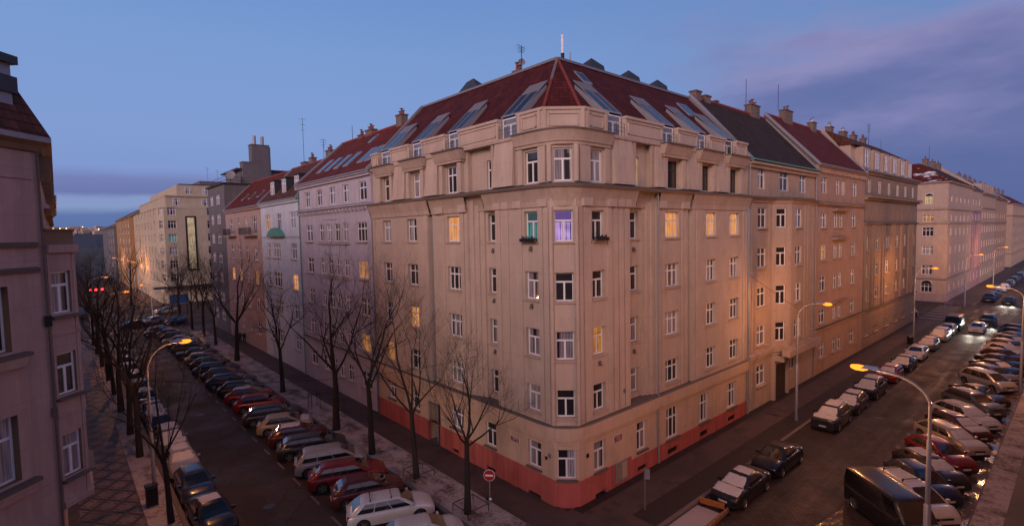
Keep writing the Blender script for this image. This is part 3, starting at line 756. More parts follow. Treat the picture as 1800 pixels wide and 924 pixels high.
for u, wd, dk in ((43.9, 1.0, 0), (45.2, 1.3, 0), (46.8, 1.3, 0), (50.2, 1.2, 0), (52.6, 1.2, 1), (55, 1.2, 1), (57.4, 1.2, 1)): skylight(lil, FL, u, wd, .9, 2.6, zl)
skylight(lil, FL, 51.0, .8, 4.0, 5.0, zl)
chimney(lil, 27.2, 47.4, 27.2, 29.0, 1.0, 1.6, 3); chimney(lil, 27.3, 54.5, 27.0, 28.6, .9, 2.2, 3); chimney(lil, 27.3, 56.8, 27.0, 28.3, .9, 1.2, 2)
downpipe(lil, FL, 61.6, .14, 0, 22.0, M['greenpipe'])
antenna(27.3, 59.4, 27.6, 2.1, 'thin whip aerial on the lilac building ridge', 0)
BLF = [(2.6, 4.4), (6.4, 8.2), (10.0, 11.9), (13.8, 15.7)]
blu = house('apartment_building', FL, 61.8, 77.05, 'paleblue', 'pale blue apartment building with green copper canopy and three roof dormers', 21.0, BLF,
    [(63.2, 65.2, '4'), (69.2, 72.4, '6'), (73.2, 74.8, '4')], roofm='browntile', d_in=4.6, zr=26.2, lit={(0, 2): 'lit_orange', (1, 3): 'g_blind'},
    ledges=((16.3, .2, .12, 'paleblue'),), top=(16.7, (17.5, 19.5), [(63.2, 65.3, '4'), (68.5, 70.2, '4'), (73.0, 74.9, '4')], 'paleblue', {(0, 0): 'g_blind', (2, 0): 'lit_dim'}))
def canopy(mb):
    n = 8
    for k in range(n):
        a0, a1 = pi * k / n, pi * (k + 1) / n; p = lambda a, d: FL.p(70.0 - 2.9 * cos(a), d, 16.55 + 1.15 * sin(a) ** 1.5)
        mb.face([p(a0, .6), p(a1, .6), p(a1, 0), p(a0, 0)], M['greenpipe'])
    mb.face([FL.p(70 - 2.9 * cos(pi * k / n), .6, 16.55 + 1.15 * sin(pi * k / n) ** 1.5) for k in range(n + 1)], M['greenpipe'])
mb_part('copper_canopy', blu, canopy)
zb = lambda d: 21.06 + (d + .4) * 5.14 / 5.0
def bd(u):
    mb = MB(); fbox(mb, FL, u - .15, u + 1.55, -3.4, -.75, 21.7, 24.0, M['slate']); fbox(mb, FL, u - .3, u + 1.7, -3.6, -.6, 24.0, 24.15, M['darkroof']); o = mb.build('roof_dormer', blu)
    add_window(blu, FL, u, u + 1.4, 22.0, 23.9, -.70, '4', 'g_blind')
for u in (63.6, 68.3, 73.0): bd(u)
chimney(blu, 26.6, 64.5, 25.8, 27.6, .9, 2.0, 4); chimney(blu, 26.6, 70.5, 25.6, 27.4, .9, 1.4, 2); chimney(blu, 27.5, 75.6, 25, 27.6, 1.2, 2.2, 0)
antenna(27.4, 68.6, 26.2, 3.2, 'aerial mast with fins on the pale blue building roof', 4)
antenna(28.5, 79.0, 26.0, 8.2, 'tall lattice aerial mast above the pink building roof', 3)
PKF = [(2.4, 4.0), (6.0, 8.0), (9.7, 11.7), (13.2, 15.3)]
pin = house('apartment_building', FL, 77.1, 97.0, 'pink', 'dusty pink apartment building with iron balconies and a red roof', 20.9, PKF,
    [(79.2, 81.2, '4'), (84.0, 85.4, '4'), (88.0, 89.7, '4'), (92.4, 94.4, '4')], roofm='redtile2', d_in=4.5, zr=26.0, lit={(0, 2): 'lit_dim', (3, 2): 'lit_orange', (2, 2): 'lit_dim'},
    top=(16.2, (17.0, 19.6), [(79.2, 81.2, '4'), (84.0, 85.4, '4'), (88.0, 89.7, '4'), (92.4, 94.4, '4')]))
zpk = lambda d: 20.96 + (d + .4) * 5.04 / 4.9
for u in (81.5, 86, 90): skylight(pin, FL, u, 1.0, 1.0, 2.0, zpk)
for a, b in ((79.0, 85.8), (90.5, 95.5)):
    mb = MB(); fbox(mb, FL, a, b, 0, .9, 16.75, 16.9, M['pink'])
    k = a
    while k < b: mb.tube([FL.p(k, .85, 16.9), FL.p(k, .85, 17.9)], .025, M['iron'], 4); k += .3
    fbox(mb, FL, a, b, .8, .9, 17.85, 17.95, M['iron']); mb.build('balcony', pin)
# grey concrete block with roof terrace
gy = empty('apartment_building', FL.p(97.05, 0, 0), 0, 'plain grey concrete block with flat roof and rooftop terrace', 'building')
w = MB(); bay(gy, w, FL, 97.05, 109.5, 0, 25.6, 0, [(100.5, 103.5, '6'), (105.5, 108, '6')], [(a, a + 1.7) for a in (2, 5.4, 8.8, 12.2, 15.6, 19, 22.4)], M['grey'], .2, ret=0)
w.face([(21.5, 97.05, 0), (45, 97.05, 0), (45, 97.05, 25.6), (21.5, 97.05, 25.6)], M['grey']); w.face([(21.5, 109.5, 0), (45, 109.5, 0), (45, 109.5, 25.6), (21.5, 109.5, 25.6)], M['grey'])
w.face([(45, 97.05, 0), (45, 109.5, 0), (45, 109.5, 25.6), (45, 97.05, 25.6)], M['grey'])
w.build('wall', gy)
w = MB(); w.box((33.2, 103.3, 25.6), 24, 13, .25, M['darkroof']); w.box((34.5, 103.5, 25.85), 20, 10.5, 2.4, M['grey']); w.box((34.2, 103.4, 28.25), 21.0, 11.2, .25, M['slate']); w.build('roof_storey', gy)
chimney(gy, 27.6, 98.2, 25.9, 32.6, 2.9, 1.8, 0, 'grey'); chimney(gy, 25.4, 98.3, 25.9, 29.5, 1.5, 1.8, 0, 'grey')
def flues(mb):
    for x in (26.9, 28.2): mb.tube([(x, 98.2, 32.7), (x, 98.2, 34.3)], .28, M['galv'], 10)
    mb.tube([(29.3, 97.9, 26), (29.3, 97.9, 32.5)], .12, M['galv'], 8)
mb_part('flue_pipe', gy, flues)
def rail(mb):
    for z in (26.3, 26.8): mb.tube([(21.7, 97.2, z), (24.5, 97.2, z)], .04, M['iron'], 4); mb.tube([(21.7, 97.2, z), (21.7, 109, z)], .04, M['iron'], 4)
mb_part('terrace_railing', gy, rail)
o = empty('satellite_dish', (22.6, 96.9, 26.3), 0, 'white satellite dish at the edge of the grey block roof', 'satellite dish'); dish_mesh(o, 22.6, 96.9, 27.1, .75, 'dish'); mb_part('mast', o, lambda mb: mb.tube([(22.6, 97.1, 25.7), (22.6, 97.1, 27.1)], .05, M['iron'], 5))
# ------------------------------------------------------------ beyond the crossing, left
FLX = Fr((19.5, 0), (0, 1), (-1, 0)); FBX = Fr((0, 156), (1, 0), (0, -1))
cb = empty('office_building', (19.5, 156, 0), 0, 'tall beige corner building with stepped top and one lit glazed stairwell, beyond the crossing', 'building')
w = MB(); fb = M['farbeige']
ffl = [(3.4 * k + 2.2, 3.4 * k + 4.2) for k in range(1, 7)]
bay(cb, w, FLX, 159, 212, 0, 24.2, 0, [(u, u + 2.2, '4') for u in (163, 169, 175, 182, 189, 196, 203)], ffl, fb, .3, ret=0)
bay(cb, w, FBX, 20.6, 34, 0, 24.2, 0, [(21.4, 23.2, '6'), (30.2, 32.0, '6')], ffl, fb, .3, lit={(0, 3): 'lit_cyan'})
bay(cb, w, FBX, 34, 46, 0, 24.2, -.2, [(36, 38.2, '6'), (41, 43, '6')], ffl, fb, .3)
FBD = Fr((19.5, 159), (1.1, -3), (-3, -1.1)); bay(cb, w, FBD, 0, sqrt(1.1 ** 2 + 9), 0, 24.2, 0, [(.8, 2.4, '4')], ffl, fb, .3, ret=0)
w.build('wall', cb)
w = MB(); fbox(w, FBX, 25.2, 27.6, -.1, .1, 8.2, 22.4, M['iron']); st = w.build('stairwell_frame', cb)
w = MB(); w.face([FBX.p(25.6, .12, 8.7), FBX.p(27.2, .12, 8.7), FBX.p(27.2, .12, 22.0), FBX.p(25.6, .12, 22.0)], M['lit_stair']); go = w.build('lit_glazing', st, origin=cb.location); go.location = (0, 0, 0)
def stp(mb):
    mb.box((34, 185, 24.25), 28.0, 56.5, .4, fb); mb.box((34.6, 185.5, 24.65), 26.4, 54.5, 2.9, fb); mb.box((34.8, 185.5, 27.55), 27, 55.2, .3, fb); mb.box((36.5, 187, 27.85), 24, 51, 3.0, fb); mb.box((36.8, 187, 30.85), 23.5, 51, .3, M['slate']); mb.box((35, 175, 31.15), 7, 10, 1.8, M['grey'])
mb_part('stepped_upper_storeys', cb, stp)
for k, (u0, u1) in enumerate(((23.0, 24.6), (29.5, 31.2))): add_window(cb, Fr((0, 158.25), (1, 0), (0, -1)), u0, u1, 25.2, 27.0, .03, '6', 'g_cur2')
for k, (u0, u1) in enumerate(((26.4, 28.0), (30.5, 31.7))): add_window(cb, Fr((0, 161.5), (1, 0), (0, -1)), u0, u1, 28.5, 30.2, .03, '6', 'g_cur2')
w = MB(); fbox(w, FBX, 17.5, 36, .0, 2.2, 4.0, 4.5, M['slate']); w.build('awning', cb)
antenna(34, 172, 32.9, 4.2, 'left of two white rooftop masts on the far beige corner building', 2); antenna(37, 174, 32.9, 3.9, 'right of two white rooftop masts on the far beige corner building', 2)
bw = house('apartment_building', FLX, 212.2, 262, 'farbrown', 'ochre brown apartment building with red roof beyond the beige corner building', 24.0, [(3.3 * k + 2, 3.3 * k + 4) for k in range(1, 6)],
    [(u, u + 3.4, '6') for u in (214, 224, 234, 246)], roofm='redtile2', d_in=6, zr=28.5, d=1.2, top=(19.3, (20, 22.2), [(u, u + 3.4, '6') for u in (214, 224, 234, 246)]), lit={(0, 2): 'g_blind', (0, 4): 'g_blind'})
w = MB(); w.face([(18.3, 212.17, 0), (34, 212.17, 0), (34, 212.17, 24), (18.3, 212.17, 24)], M['farbrown']); w.build('side_wall', bw)
wx = house('apartment_building', FLX, 262.2, 330, 'grey', 'grey terraced house farthest down the left street', 22.0, [(3.3 * k + 2, 3.3 * k + 4) for k in range(1, 6)],
    [(u, u + 3, '6') for u in (266, 278, 290)], roofm='redtile2', d_in=6, zr=26, d=2.0)
w = MB(); w.face([(17.5, 262.17, 0), (34, 262.17, 0), (34, 262.17, 22), (17.5, 262.17, 22)], M['grey']); w.build('side_wall', wx)

# ------------------------------------------------------------ neighbours on the right street
R1F = [(2.1, 3.9), (5.8, 7.6), (9.3, 11.1), (12.9, 14.7), (16.5, 18.3)]
n1 = empty('apartment_building', FR.p(44.85, 0, 0), 0, 'greyish beige apartment building with polygonal bay, dark roof and green gutter', 'building')
w = MB(); m1 = M['nb1']
bay(n1, w, FR, 44.85, 50.0, 0, 19.1, 0, [(46.9, 48.7, '4')], R1F, m1, .2, sill=1)
F1a = Fr((50.0, 19.8), (1.7, -1.0), (-1.0, -1.7)); F1b = Fr((0, 18.8), (1, 0), (0, -1)); F1c = Fr((56.6, 18.8), (1.7, 1.0), (1.0, -1.7)); la = sqrt(1.7 ** 2 + 1)
bay(n1, w, F1a, 0, la, 5.2, 19.1, 0, [(.45, 1.5, 'T')], R1F[1:], m1, .2, ret=0, lit={(0, i): 'g_dark' for i in range(4)})
bay(n1, w, F1b, 51.7, 56.6, 5.2, 19.1, 0, [(52.9, 54.5, '4')], R1F[1:], m1, .2, ret=0, sill=1)
bay(n1, w, F1c, 0, la, 5.2, 19.1, 0, [], [], m1, .2, ret=0)
bay(n1, w, FR, 58.3, 61.15, 0, 19.1, 0, [], [], m1, .2, sill=1)
bay(n1, w, FR, 50.0, 58.3, 0, 5.25, 0, [(54.5, 56.1, '4')], R1F[:1], m1, .2)
bay(n1, w, FR, 44.85, 61.15, 19.1, 22.2, -.05, [(46.9, 48.5, '4'), (51.8, 53.9, '4'), (56.8, 58.5, '4')], [(20.0, 21.9)], m1, .2)
w.build('wall', n1)
def n1l(mb):
    P = [(44.87, 19.8), (50, 19.8), (51.7, 18.8), (56.6, 18.8), (58.3, 19.8), (61.1, 19.8)]
    sweep(mb, P, [(-.02, 18.7), (.12, 18.75), (.2, 19.0), (.5, 19.1), (.5, 19.25), (-.2, 19.35)], m1, [m1] * 3 + [M['ledge']] * 2)
    sweep(mb, P, [(-.02, 4.4), (.15, 4.5), (.15, 4.7), (.3, 4.8), (.35, 5.2), (-.3, 5.3)], m1)
    fbox(mb, FR, 50.0, 58.3, 1.0, 1.7, 4.5, 5.1, m1)
    fbox(mb, FR, 44.9, 61.1, -.3, .2, 21.75, 22.05, m1); fbox(mb, FR, 44.9, 61.1, -.3, .42, 22.05, 22.25, m1)
    for a, b in ((44.95, 45.4), (45.6, 46.0), (49.2, 49.6), (58.6, 59.1), (59.4, 59.9), (60.3, 60.9)): fbox(mb, FR, a, b, -.02, .08, 5.35, 18.7, m1)
    for a, b in ((51.75, 52.3), (55.2, 55.7), (56.0, 56.5)): fbox(mb, F1b, a, b, -.02, .07, 5.35, 18.7, m1)
    # porch side walls
    fbox(mb, FR, 50.1, 50.45, .0, .3, 0, 4.45, m1); fbox(mb, FR, 53.4, 53.75, 0, .3, 0, 4.45, m1); fbox(mb, FR, 50.2, 50.5, .3, 1.1, 3.9, 4.45, m1); fbox(mb, FR, 53.4, 53.7, .3, 1.1, 3.9, 4.45, m1)
mb_part('cornice', n1, n1l)
w = MB(); fbox(w, FR, 50.6, 53.3, .02, .08, .1, 3.3, M['wood']); w.build('entrance_door', n1)
gable_roof(n1, FR, 44.85, 61.15, 22.35, 5.3, 28.8, M['darktile'], eave=-.4); gutter(n1, FR, 44.9, 61.1, .48, 22.4, M['greenpipe'])
chimney(n1, 45.8, 25.2, 28.2, 29.6, 1.4, .9, 0, 'chim'); chimney(n1, 47.6, 25.2, 28.2, 29.4, 1.4, .9, 0, 'chim'); chimney(n1, 49.6, 25.3, 28.2, 29.2, .8, .8, 0, 'chim')
chimney(n1, 58.0, 25.2, 28.2, 30.2, 3.0, 1.0, 3); downpipe(n1, FR, 61.1, .1, 0, 22.2, M['zinc']); downpipe(n1, FR, 44.95, .14, 0, 22.2, M['zinc'])
body_box(n1, FR, 44.85, 61.15, 10.6, 22.2, M['chim'])
antenna(56.9, 25.4, 29.0, 3.6, 'thin rod aerial on the dark roof, nearest to the corner building', 0); antenna(65.5, 25.4, 30.6, 2.9, 'thin rod aerial beside the chimney of the rose beige building', 0)
R2F = [(1.8, 3.4), (5.7, 7.3), (9.3, 11.0), (12.8, 14.5), (16.4, 18.0)]
n2 = house('apartment_building', FR, 61.2, 79.0, 'nb2', 'rose beige apartment building with bracketed cornice and dull red roof', 23.1, R2F,
    [(62.9, 64.8, '4'), (67.3, 68.6, '4'), (69.2, 70.5, '4'), (73.8, 75.6, '4')], roofm='redtile2', d_in=5.3, zr=29.4, ledges=((4.9, .35, .35, 'nb2'), (18.8, .3, .35, 'nb2')), lit={(0, 3): 'lit_dim'},
    top=(19.3, (20.2, 21.9), [(63, 64.8, '4'), (67.8, 69.1, '4'), (69.8, 71.1, '4'), (74, 75.8, '4')]))
def br2(mb):
    k = 61.5
    while k < 78.8: fbox(mb, FR, k, k + .35, 0, .35, 22.4, 22.75, M['nb2']); k += 1.0
    for z in (7.6, 14.9, 18.2): fbox(mb, FR, 66.6, 71.4, 0, .45, z + .05, z + .3, M['nb2'], .6)
mb_part('bracket', n2, br2)
chimney(n2, 66.8, 25.0, 28.9, 30.8, 3.2, 1.0, 2); chimney(n2, 75.5, 25.0, 28.9, 30.4, 1.8, 1.0, 2, 'chim', True, True)
R3F = [(1.8, 3.2), (6.5, 8.0), (9.6, 11.3), (13.2, 15.0)]
c3 = [(79.9, 81.4, '4'), (84.6, 86.4, '4'), (90, 91.9, '4'), (95.2, 97.2, '4'), (100, 102, '4')]
n3 = house('apartment_building', FR, 79.05, 109.5, 'nb3', 'brown grey apartment building with tall vertical ribs and attic dormer storey', 23.6, R3F, c3 + [(106.8, 108.3, '4')], roofm=None, zr=27,
    ledges=((4.9, .3, .3, 'nb3'), (16.6, .25, .3, 'nb3'), (19.9, .55, .7, 'nb3')), lit={(0, 2): 'g_blind'}, top=(20.3, (20.9, 22.7), [(a, a + 1.5, '4') for a in (80.5, 85.5, 90.5, 95.5, 100.5, 105.5)]))
w = MB()
bay(n3, w, FR, 79.1, 109.45, 17.0, 19.85, .03, [(a, a + 1.3, '4') for a in (80, 83, 86, 89, 92, 95, 98, 101, 104, 107)], [(17.3, 18.9)], M['nb3'], .2, ret=0)
w.build('wall', n3)
def ribs3(mb):
    for u in (79.3, 82.5, 83.6, 87.6, 88.7, 93.1, 94.2, 98.3, 99.1, 103.3, 104.3, 105.9): fbox(mb, FR, u, u + .45, -.02, .22, 5.35, 16.55, M['nb3'])
    for k in range(4): fbox(mb, FR, 79.1, 109.4, 0, .05, .4 + k * 1.1, 1.3 + k * 1.1, M['nb3'])
mb_part('vertical_rib', n3, ribs3)
# side wall to the cross street
w = MB(); FS = Fr((109.5, 0), (0, 1), (1, 0)); wallgrid(w, FS, 19.8, 40, 0, 23.6, 0, [], M['nb3'], 0, None, 0); w.build('side_wall', n3)
def n3r(mb):
    mb.hexa([(79.1, 21.3, 23.6), (109.3, 21.3, 23.6), (109.3, 32, 23.6), (79.1, 32, 23.6), (79.1, 21.5, 27.2), (109.3, 21.5, 27.2), (109.3, 32, 27.2), (79.1, 32, 27.2)], M['nb4'])
    for k in range(6): mb.box((82.5 + k * 4.9, 21.2, 23.7), 3.4, 1.4, 3.3, M['nb4'])
    mb.hexa([(79, 20.9, 27.2), (109.4, 20.9, 27.2), (109.4, 33, 27.2), (79, 33, 27.2), (80, 24.5, 29.6), (106, 24.5, 29.6), (106, 26, 29.6), (80, 26, 29.6)], M['browntile'])
    mb.face([FR.p(79.1, .4, 23.66), FR.p(109.4, .4, 23.66), FR.p(109.4, -1.4, 24.6), FR.p(79.1, -1.4, 24.6)], M['zinc'])
mb_part('dormer_storey', n3, n3r)
for k in range(6): add_window(n3, Fr((0, 20.46), (1, 0), (0, -1)), 81.6 + k * 4.9, 83.2 + k * 4.9, 24.4, 26.6, .04, '4', 'g_cur2')
# raked party wall against the rose beige house
w = MB(); w.hexa([(78.85, 20.2, 23.2), (79.25, 20.2, 23.2), (79.25, 25, 23.2), (78.85, 25, 23.2), (78.85, 20.2, 23.7), (79.25, 20.2, 23.7), (79.25, 25, 30.0), (78.85, 25, 30.0)], M['nb4']); w.build('party_wall', n3)
for x, s in ((83, 1.6), (89, 2.4), (94, 2.0), (99, 1.4)): chimney(n3, x, 25.2, 28.8, 30.9, s, 1.0, 3, 'chim', True, x < 90)
antenna(101.5, 25, 29.6, 3.6, 'branched aerial on the ribbed building roof', 4); antenna(104, 26, 29.5, 2.0, 'small aerial on the far end of the ribbed building roof', 2)
# beyond the cross street
FB1 = Fr((139.9, 0), (0, 1), (-1, 0)); FB2 = Fr((0, 20.1), (1, 0), (0, -1))
n4 = empty('apartment_building', (139.9, 20.1, 0), 0, 'pale rose corner building beyond the cross street with arched windows and snow on its roof', 'building')
w = MB(); m4 = M['nb4']; f4 = [(5.8, 7.8), (10.1, 11.9), (14.0, 15.9), (17.1, 18.6)]
bay(n4, w, FB1, 20.1, 40, 1.6, 19.6, 0, [(22.4, 24.3, '6'), (30, 32, '6')], [(2.0, 3.8)] + f4, m4, .25, ret=0, lit={(0, 4): 'lit_dim', (0, 2): 'g_blind', (0, 1): 'g_cur'})
bay(n4, w, FB1, 20.1, 40, 19.6, 25.4, 0, [(22.6, 24.0, '6')], [(20.9, 22.6)], m4, .25, ret=0, lit={(0, 0): 'lit_yellow'})
sc = [(143, 144.8, '4'), (149, 150.8, '4'), (154.5, 156.3, '4'), (160, 161.8, '4'), (165.5, 167.3, '4')]
bay(n4, w, FB2, 139.9, 171.6, 1.6, 19.6, 0, sc, [(2.0, 3.6)] + f4, m4, .25, ret=0); bay(n4, w, FB2, 139.9, 171.6, 19.6, 25.4, 0, sc, [(21.3, 22.6)], m4, .25, ret=0)
w.build('wall', n4)
w = MB(); wallgrid(w, FB1, 20.04, 40, 0, 1.6, .06, [], M['pink'], 0, None, 0); wallgrid(w, FB2, 139.84, 171.6, 0, 1.6, .06, [], M['pink'], 0, None, 0); w.build('plinth', n4)
def n4l(mb):
    P = [(139.9, 40), (139.9, 20.1), (171.6, 20.1)]
    for z, d in ((4.7, .25), (12.6, .0), (16.5, .3), (19.5, .35), (25.1, .5)):
        if d: sweep(mb, P, [(-.01, z), (d * .5, z + .05), (d, z + .2), (d, z + .35), (-.05, z + .42)], m4, [m4] * 3 + [M['ledge']])
mb_part('cornice', n4, n4l)
def n4a(mb):
    for z, c, rr in ((3.85, 23.35, .95), (22.6, 23.3, .7)):
        pts = [FB1.p(c + rr * cos(pi * k / 10), .03, z + rr * .75 * sin(pi * k / 10)) for k in range(11)]
        mb.face(pts, M['g_dark'])
        for a, b in zip(pts, pts[1:]): mb.tube([a, b], .06, M['white'], 5)
mb_part('window_arch', n4, n4a)
w = MB(); zr4 = 30.2
w.face([(139.5, 40, 25.6), (139.5, 19.7, 25.6), (146, 26.2, zr4), (146, 40, zr4)], M['snowtile']); w.face([(139.5, 19.7, 25.6), (171.6, 19.7, 25.6), (171.6, 26.2, zr4), (146, 26.2, zr4)], M['darktile'])
w.face([(146, 40, zr4), (146, 26.2, zr4), (152.5, 32.7, 25.6), (152.5, 40, 25.6)], M['redtile2']); w.face([(146, 26.2, zr4), (171.6, 26.2, zr4), (171.6, 32.7, 25.6), (152.5, 32.7, 25.6)], M['redtile2'])
w.build('roof', n4)
w = MB(); w.hexa([(171.2, 19.9, 25.6), (171.8, 19.9, 25.6), (171.8, 26.5, 25.6), (171.2, 26.5, 25.6), (171.2, 19.9, 26.1), (171.8, 19.9, 26.1), (171.8, 26.5, 31.4), (171.2, 26.5, 31.4)], M['nb4']); w.build('party_wall', n4)
for x, y in ((146, 31), (146, 36), (152, 26.2), (160, 26.2), (167, 26.2)): chimney(n4, x, y, 29.8, 32, 1.8, 1.4, 2)
antenna(146, 33.5, 30, 6.5, 'tall thin aerial on the snowy roofed corner building', 0); antenna(158, 26.5, 30, 5.5, 'second thin aerial on the snowy roofed corner building', 0)
n5 = house('apartment_building', FB2, 171.7, 188.3, 'violet', 'narrow violet striped apartment building on the far right street', 25.2, [(2, 3.8), (5.8, 7.6), (10, 11.8), (14, 15.8), (17.4, 19)], [(173, 174.6, '4'), (178, 179.6, '4'), (183.5, 185.1, '4')], roofm='darktile', zr=30, ledges=((16.5, .3, .3, 'nb4'), (19.5, .3, .3, 'nb4')),
    top=(19.9, (21.2, 22.8), [(173, 174.6, '4'), (178, 179.6, '4'), (183.5, 185.1, '4')], 'nb4'))
def rb5(mb):
    for u in (172, 175.4, 176.8, 180.5, 182, 186, 187.3): fbox(mb, FB2, u, u + .6, 0, .25, 5, 16.4, M['violet'])
mb_part('vertical_rib', n5, rb5)
n6 = house('apartment_building', FB2, 188.4, 218, 'nb1', 'light beige apartment building with white roof dormers on the far right street', 24.6, [(2, 3.8), (5.8, 7.6), (10, 11.8), (14, 15.8), (18, 19.6)], [(u, u + 1.8, '4') for u in (190, 195, 200, 205, 210, 215)], roofm='darktile', zr=29.5, ledges=((16.5, .3, .3, 'nb1'), (20.5, .3, .3, 'nb1')))
mb_part('roof_dormer', n6, lambda mb: [mb.box((191 + k * 4.6, 21.6, 24.9), 2.6, 2.6, 2.6, M['nb4']) for k in range(6)])
for x in (193, 203, 212): chimney(n6, x, 25.6, 29, 31, 2.2, 1, 3)
n7 = house('apartment_building', FB2, 218.1, 250, 'nb2', 'rose brown apartment building at the end of the second block', 24.2, [(2, 3.8), (5.8, 7.6), (10, 11.8), (14, 15.8), (18, 19.6)], [(u, u + 1.8, '4') for u in (220, 226, 232, 238, 244)], roofm='snowtile', zr=29, ledges=((16.5, .3, .3, 'nb2'),))
for x in (222, 235, 246): chimney(n7, x, 25.6, 28.4, 30.6, 2.2, 1, 3)
n8 = empty('apartment_building', (267, 19.8, 0), 0, 'beige corner building farthest away at the right edge of the picture', 'building')
FD1 = Fr((267, 0), (0, 1), (-1, 0)); FD2 = Fr((0, 19.8), (1, 0), (0, -1))
w = MB(); f8 = [(3.6 * k + 2, 3.6 * k + 4) for k in range(6)]
bay(n8, w, FD1, 19.8, 44, 0, 23.6, 0, [(24, 26, '4'), (32, 34, '4')], f8, M['nb1'], .3, ret=0); bay(n8, w, FD2, 267, 330, 0, 23.6, 0, [(u, u + 2, '4') for u in range(270, 328, 7)], f8, M['nb1'], .3, ret=0)
w.build('wall', n8)
mb_part('cornice', n8, lambda mb: [sweep(mb, [(267, 44), (267, 19.8), (330, 19.8)], [(-.01, z), (.3, z + .2), (.3, z + .4), (-.05, z + .5)], M['nb2']) for z in (4.8, 19, 23.3)])
w = MB(); w.face([(266.6, 44, 23.8), (266.6, 19.4, 23.8), (273, 26, 28.6), (273, 44, 28.6)], M['snowtile']); w.face([(266.6, 19.4, 23.8), (330, 19.4, 23.8), (330, 26, 28.6), (273, 26, 28.6)], M['redtile2']); w.build('roof', n8)
for x in (276, 290, 305): chimney(n8, x, 26, 28.2, 30.6, 2.4, 1.2, 3)

# ------------------------------------------------------------ the near building at the left edge
LB = empty('apartment_building', (-.37, 27.16, 0), 0, 'dark pink apartment building at the left edge with a projecting oriel and white windows', 'building')
FW = Fr((-.37, 27.16), (1, 1), (1, -1)); FE = Fr((-.37, 0), (0, 1), (1, 0)); dp = M['darkpink']
w = MB()
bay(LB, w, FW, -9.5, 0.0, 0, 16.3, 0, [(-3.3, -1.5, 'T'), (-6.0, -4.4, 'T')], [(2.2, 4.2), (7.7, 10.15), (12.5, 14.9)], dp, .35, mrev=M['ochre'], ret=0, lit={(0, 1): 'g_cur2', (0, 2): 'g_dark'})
bay(LB, w, FW, -9.5, 0.0, 16.3, 20.4, 0, [(-3.6, -2.3, 'T')], [(17.2, 19.2)], dp, .35, ret=0)
wallgrid(w, FE, 27.16, 62, 0, 20.4, 0, [], dp, 0, None, 0)
w.face([FW.p(-9.5, 0, 0), FW.p(-9.5, 0, 20.4), FW.p(-9.5, -12, 20.4), FW.p(-9.5, -12, 0)], dp)
w.build('wall', LB)
# oriel
w = MB(); OW = 1.27; of = [(6.95, 8.7), (10.3, 12.0), (13.6, 15.3)]
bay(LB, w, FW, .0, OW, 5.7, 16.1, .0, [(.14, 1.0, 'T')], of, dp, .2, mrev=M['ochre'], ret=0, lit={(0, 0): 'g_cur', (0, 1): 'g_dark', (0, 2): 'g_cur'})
e0 = FW.p(OW, 0, 0)
FO = Fr((e0.x, e0.y), (0, 1), (1, 0)); bay(LB, w, FO, 0, 2.2, 5.7, 16.1, 0, [(.6, 1.6, 'T')], of, dp, .2, ret=0)
e1 = FO.p(2.2, 0, 0); w.face([(e1.x, e1.y, 5.7), (-.37, e1.y + 1.3, 5.7), (-.37, e1.y + 1.3, 16.1), (e1.x, e1.y, 16.1)], dp)
w.face([FW.p(0, 0, 5.7), FW.p(OW, 0, 5.7), (e1.x, e1.y, 5.7), (-.37, e1.y + 1.3, 5.7)], dp)
w.build('oriel_wall', LB)
def orl(mb):
    P = [FW.p(.02, 0, 0).xy, FW.p(OW, 0, 0).xy, e1.xy, (-.37, e1.y + 1.3)]
    oc = M['ochre']; pp = [tuple(q) for q in P]
    sweep(mb, pp, [(-.01, 5.7), (.1, 5.72), (.12, 5.95), (-.01, 6.0)], dp)
    sweep(mb, pp, [(-.01, 16.0), (.14, 16.05), (.16, 16.35), (-.25, 16.4)], dp)
    for z in (13.5, 10.2, 6.85): sweep(mb, pp, [(-.01, z - .1), (.2, z - .08), (.2, z), (-.01, z + .03)], M['ledge'])
    for z in (9.4, 12.7): sweep(mb, pp, [(-.01, z), (.04, z + .02), (.04, z + .12), (-.01, z + .14)], dp)
    for u in (.02, 1.08): fbox(mb, FW, u, u + .1, -.02, .04, 5.95, 16.0, dp)
    # terrace parapet
    sweep(mb, pp, [(-.15, 16.35), (-.02, 16.35), (-.02, 16.9), (.04, 16.92), (.04, 17.0), (-.2, 17.0)], oc)
mb_part('oriel_moulding', LB, orl)
def lbm(mb):
    P = [tuple(FW.p(-9.5, 0, 0).xy), (-.37, 27.16), (-.37, 62)]
    sweep(mb, P, [(-.01, 19.9), (.12, 19.95), (.2, 20.15), (.42, 20.3), (.42, 20.5), (-.3, 20.55)], M['ochre'], [M['ochre']] * 3 + [M['zinc']] * 2)
    P2 = [tuple(FW.p(-9.5, 0, 0).xy), tuple(FW.p(-.35, 0, 0).xy)]
    for z in (16.25, 15.3): sweep(mb, P2, [(-.01, z), (.12, z + .05), (.15, z + .2), (-.01, z + .25)], dp, [dp, M['ledge'], M['ledge']])
    sweep(mb, P2, [(-.01, 18.85), (.05, 18.87), (.05, 18.93), (-.01, 18.95)], dp)
    for z in (7.6, 12.4): fbox(mb, FW, -3.7, -1.0, -.02, .3, z - .14, z, M['ledge']); fbox(mb, FW, -3.6, -1.15, -.02, .2, z - .5, z - .14, dp, .27)
    # brackets of the east eaves in silhouette
    for k in range(9): fbox(mb, FE, 27.9 + k * 2.1, 28.3 + k * 2.1, 0, .3, 18.9, 19.9, M['ochre'], .4)
    for k, z in enumerate((17.8, 14.2, 10.6)): fbox(mb, FE, 31.5, 62, 0, .25, z, z + .2, M['ochre'])
mb_part('cornice', LB, lbm)
w = MB()
w.face([FW.p(-9.5, .42, 20.5), FW.p(.17, .42, 20.5), FW.p(-.75, -1.7, 24.9), FW.p(-9.5, -1.7, 24.9)], M['browntile'])
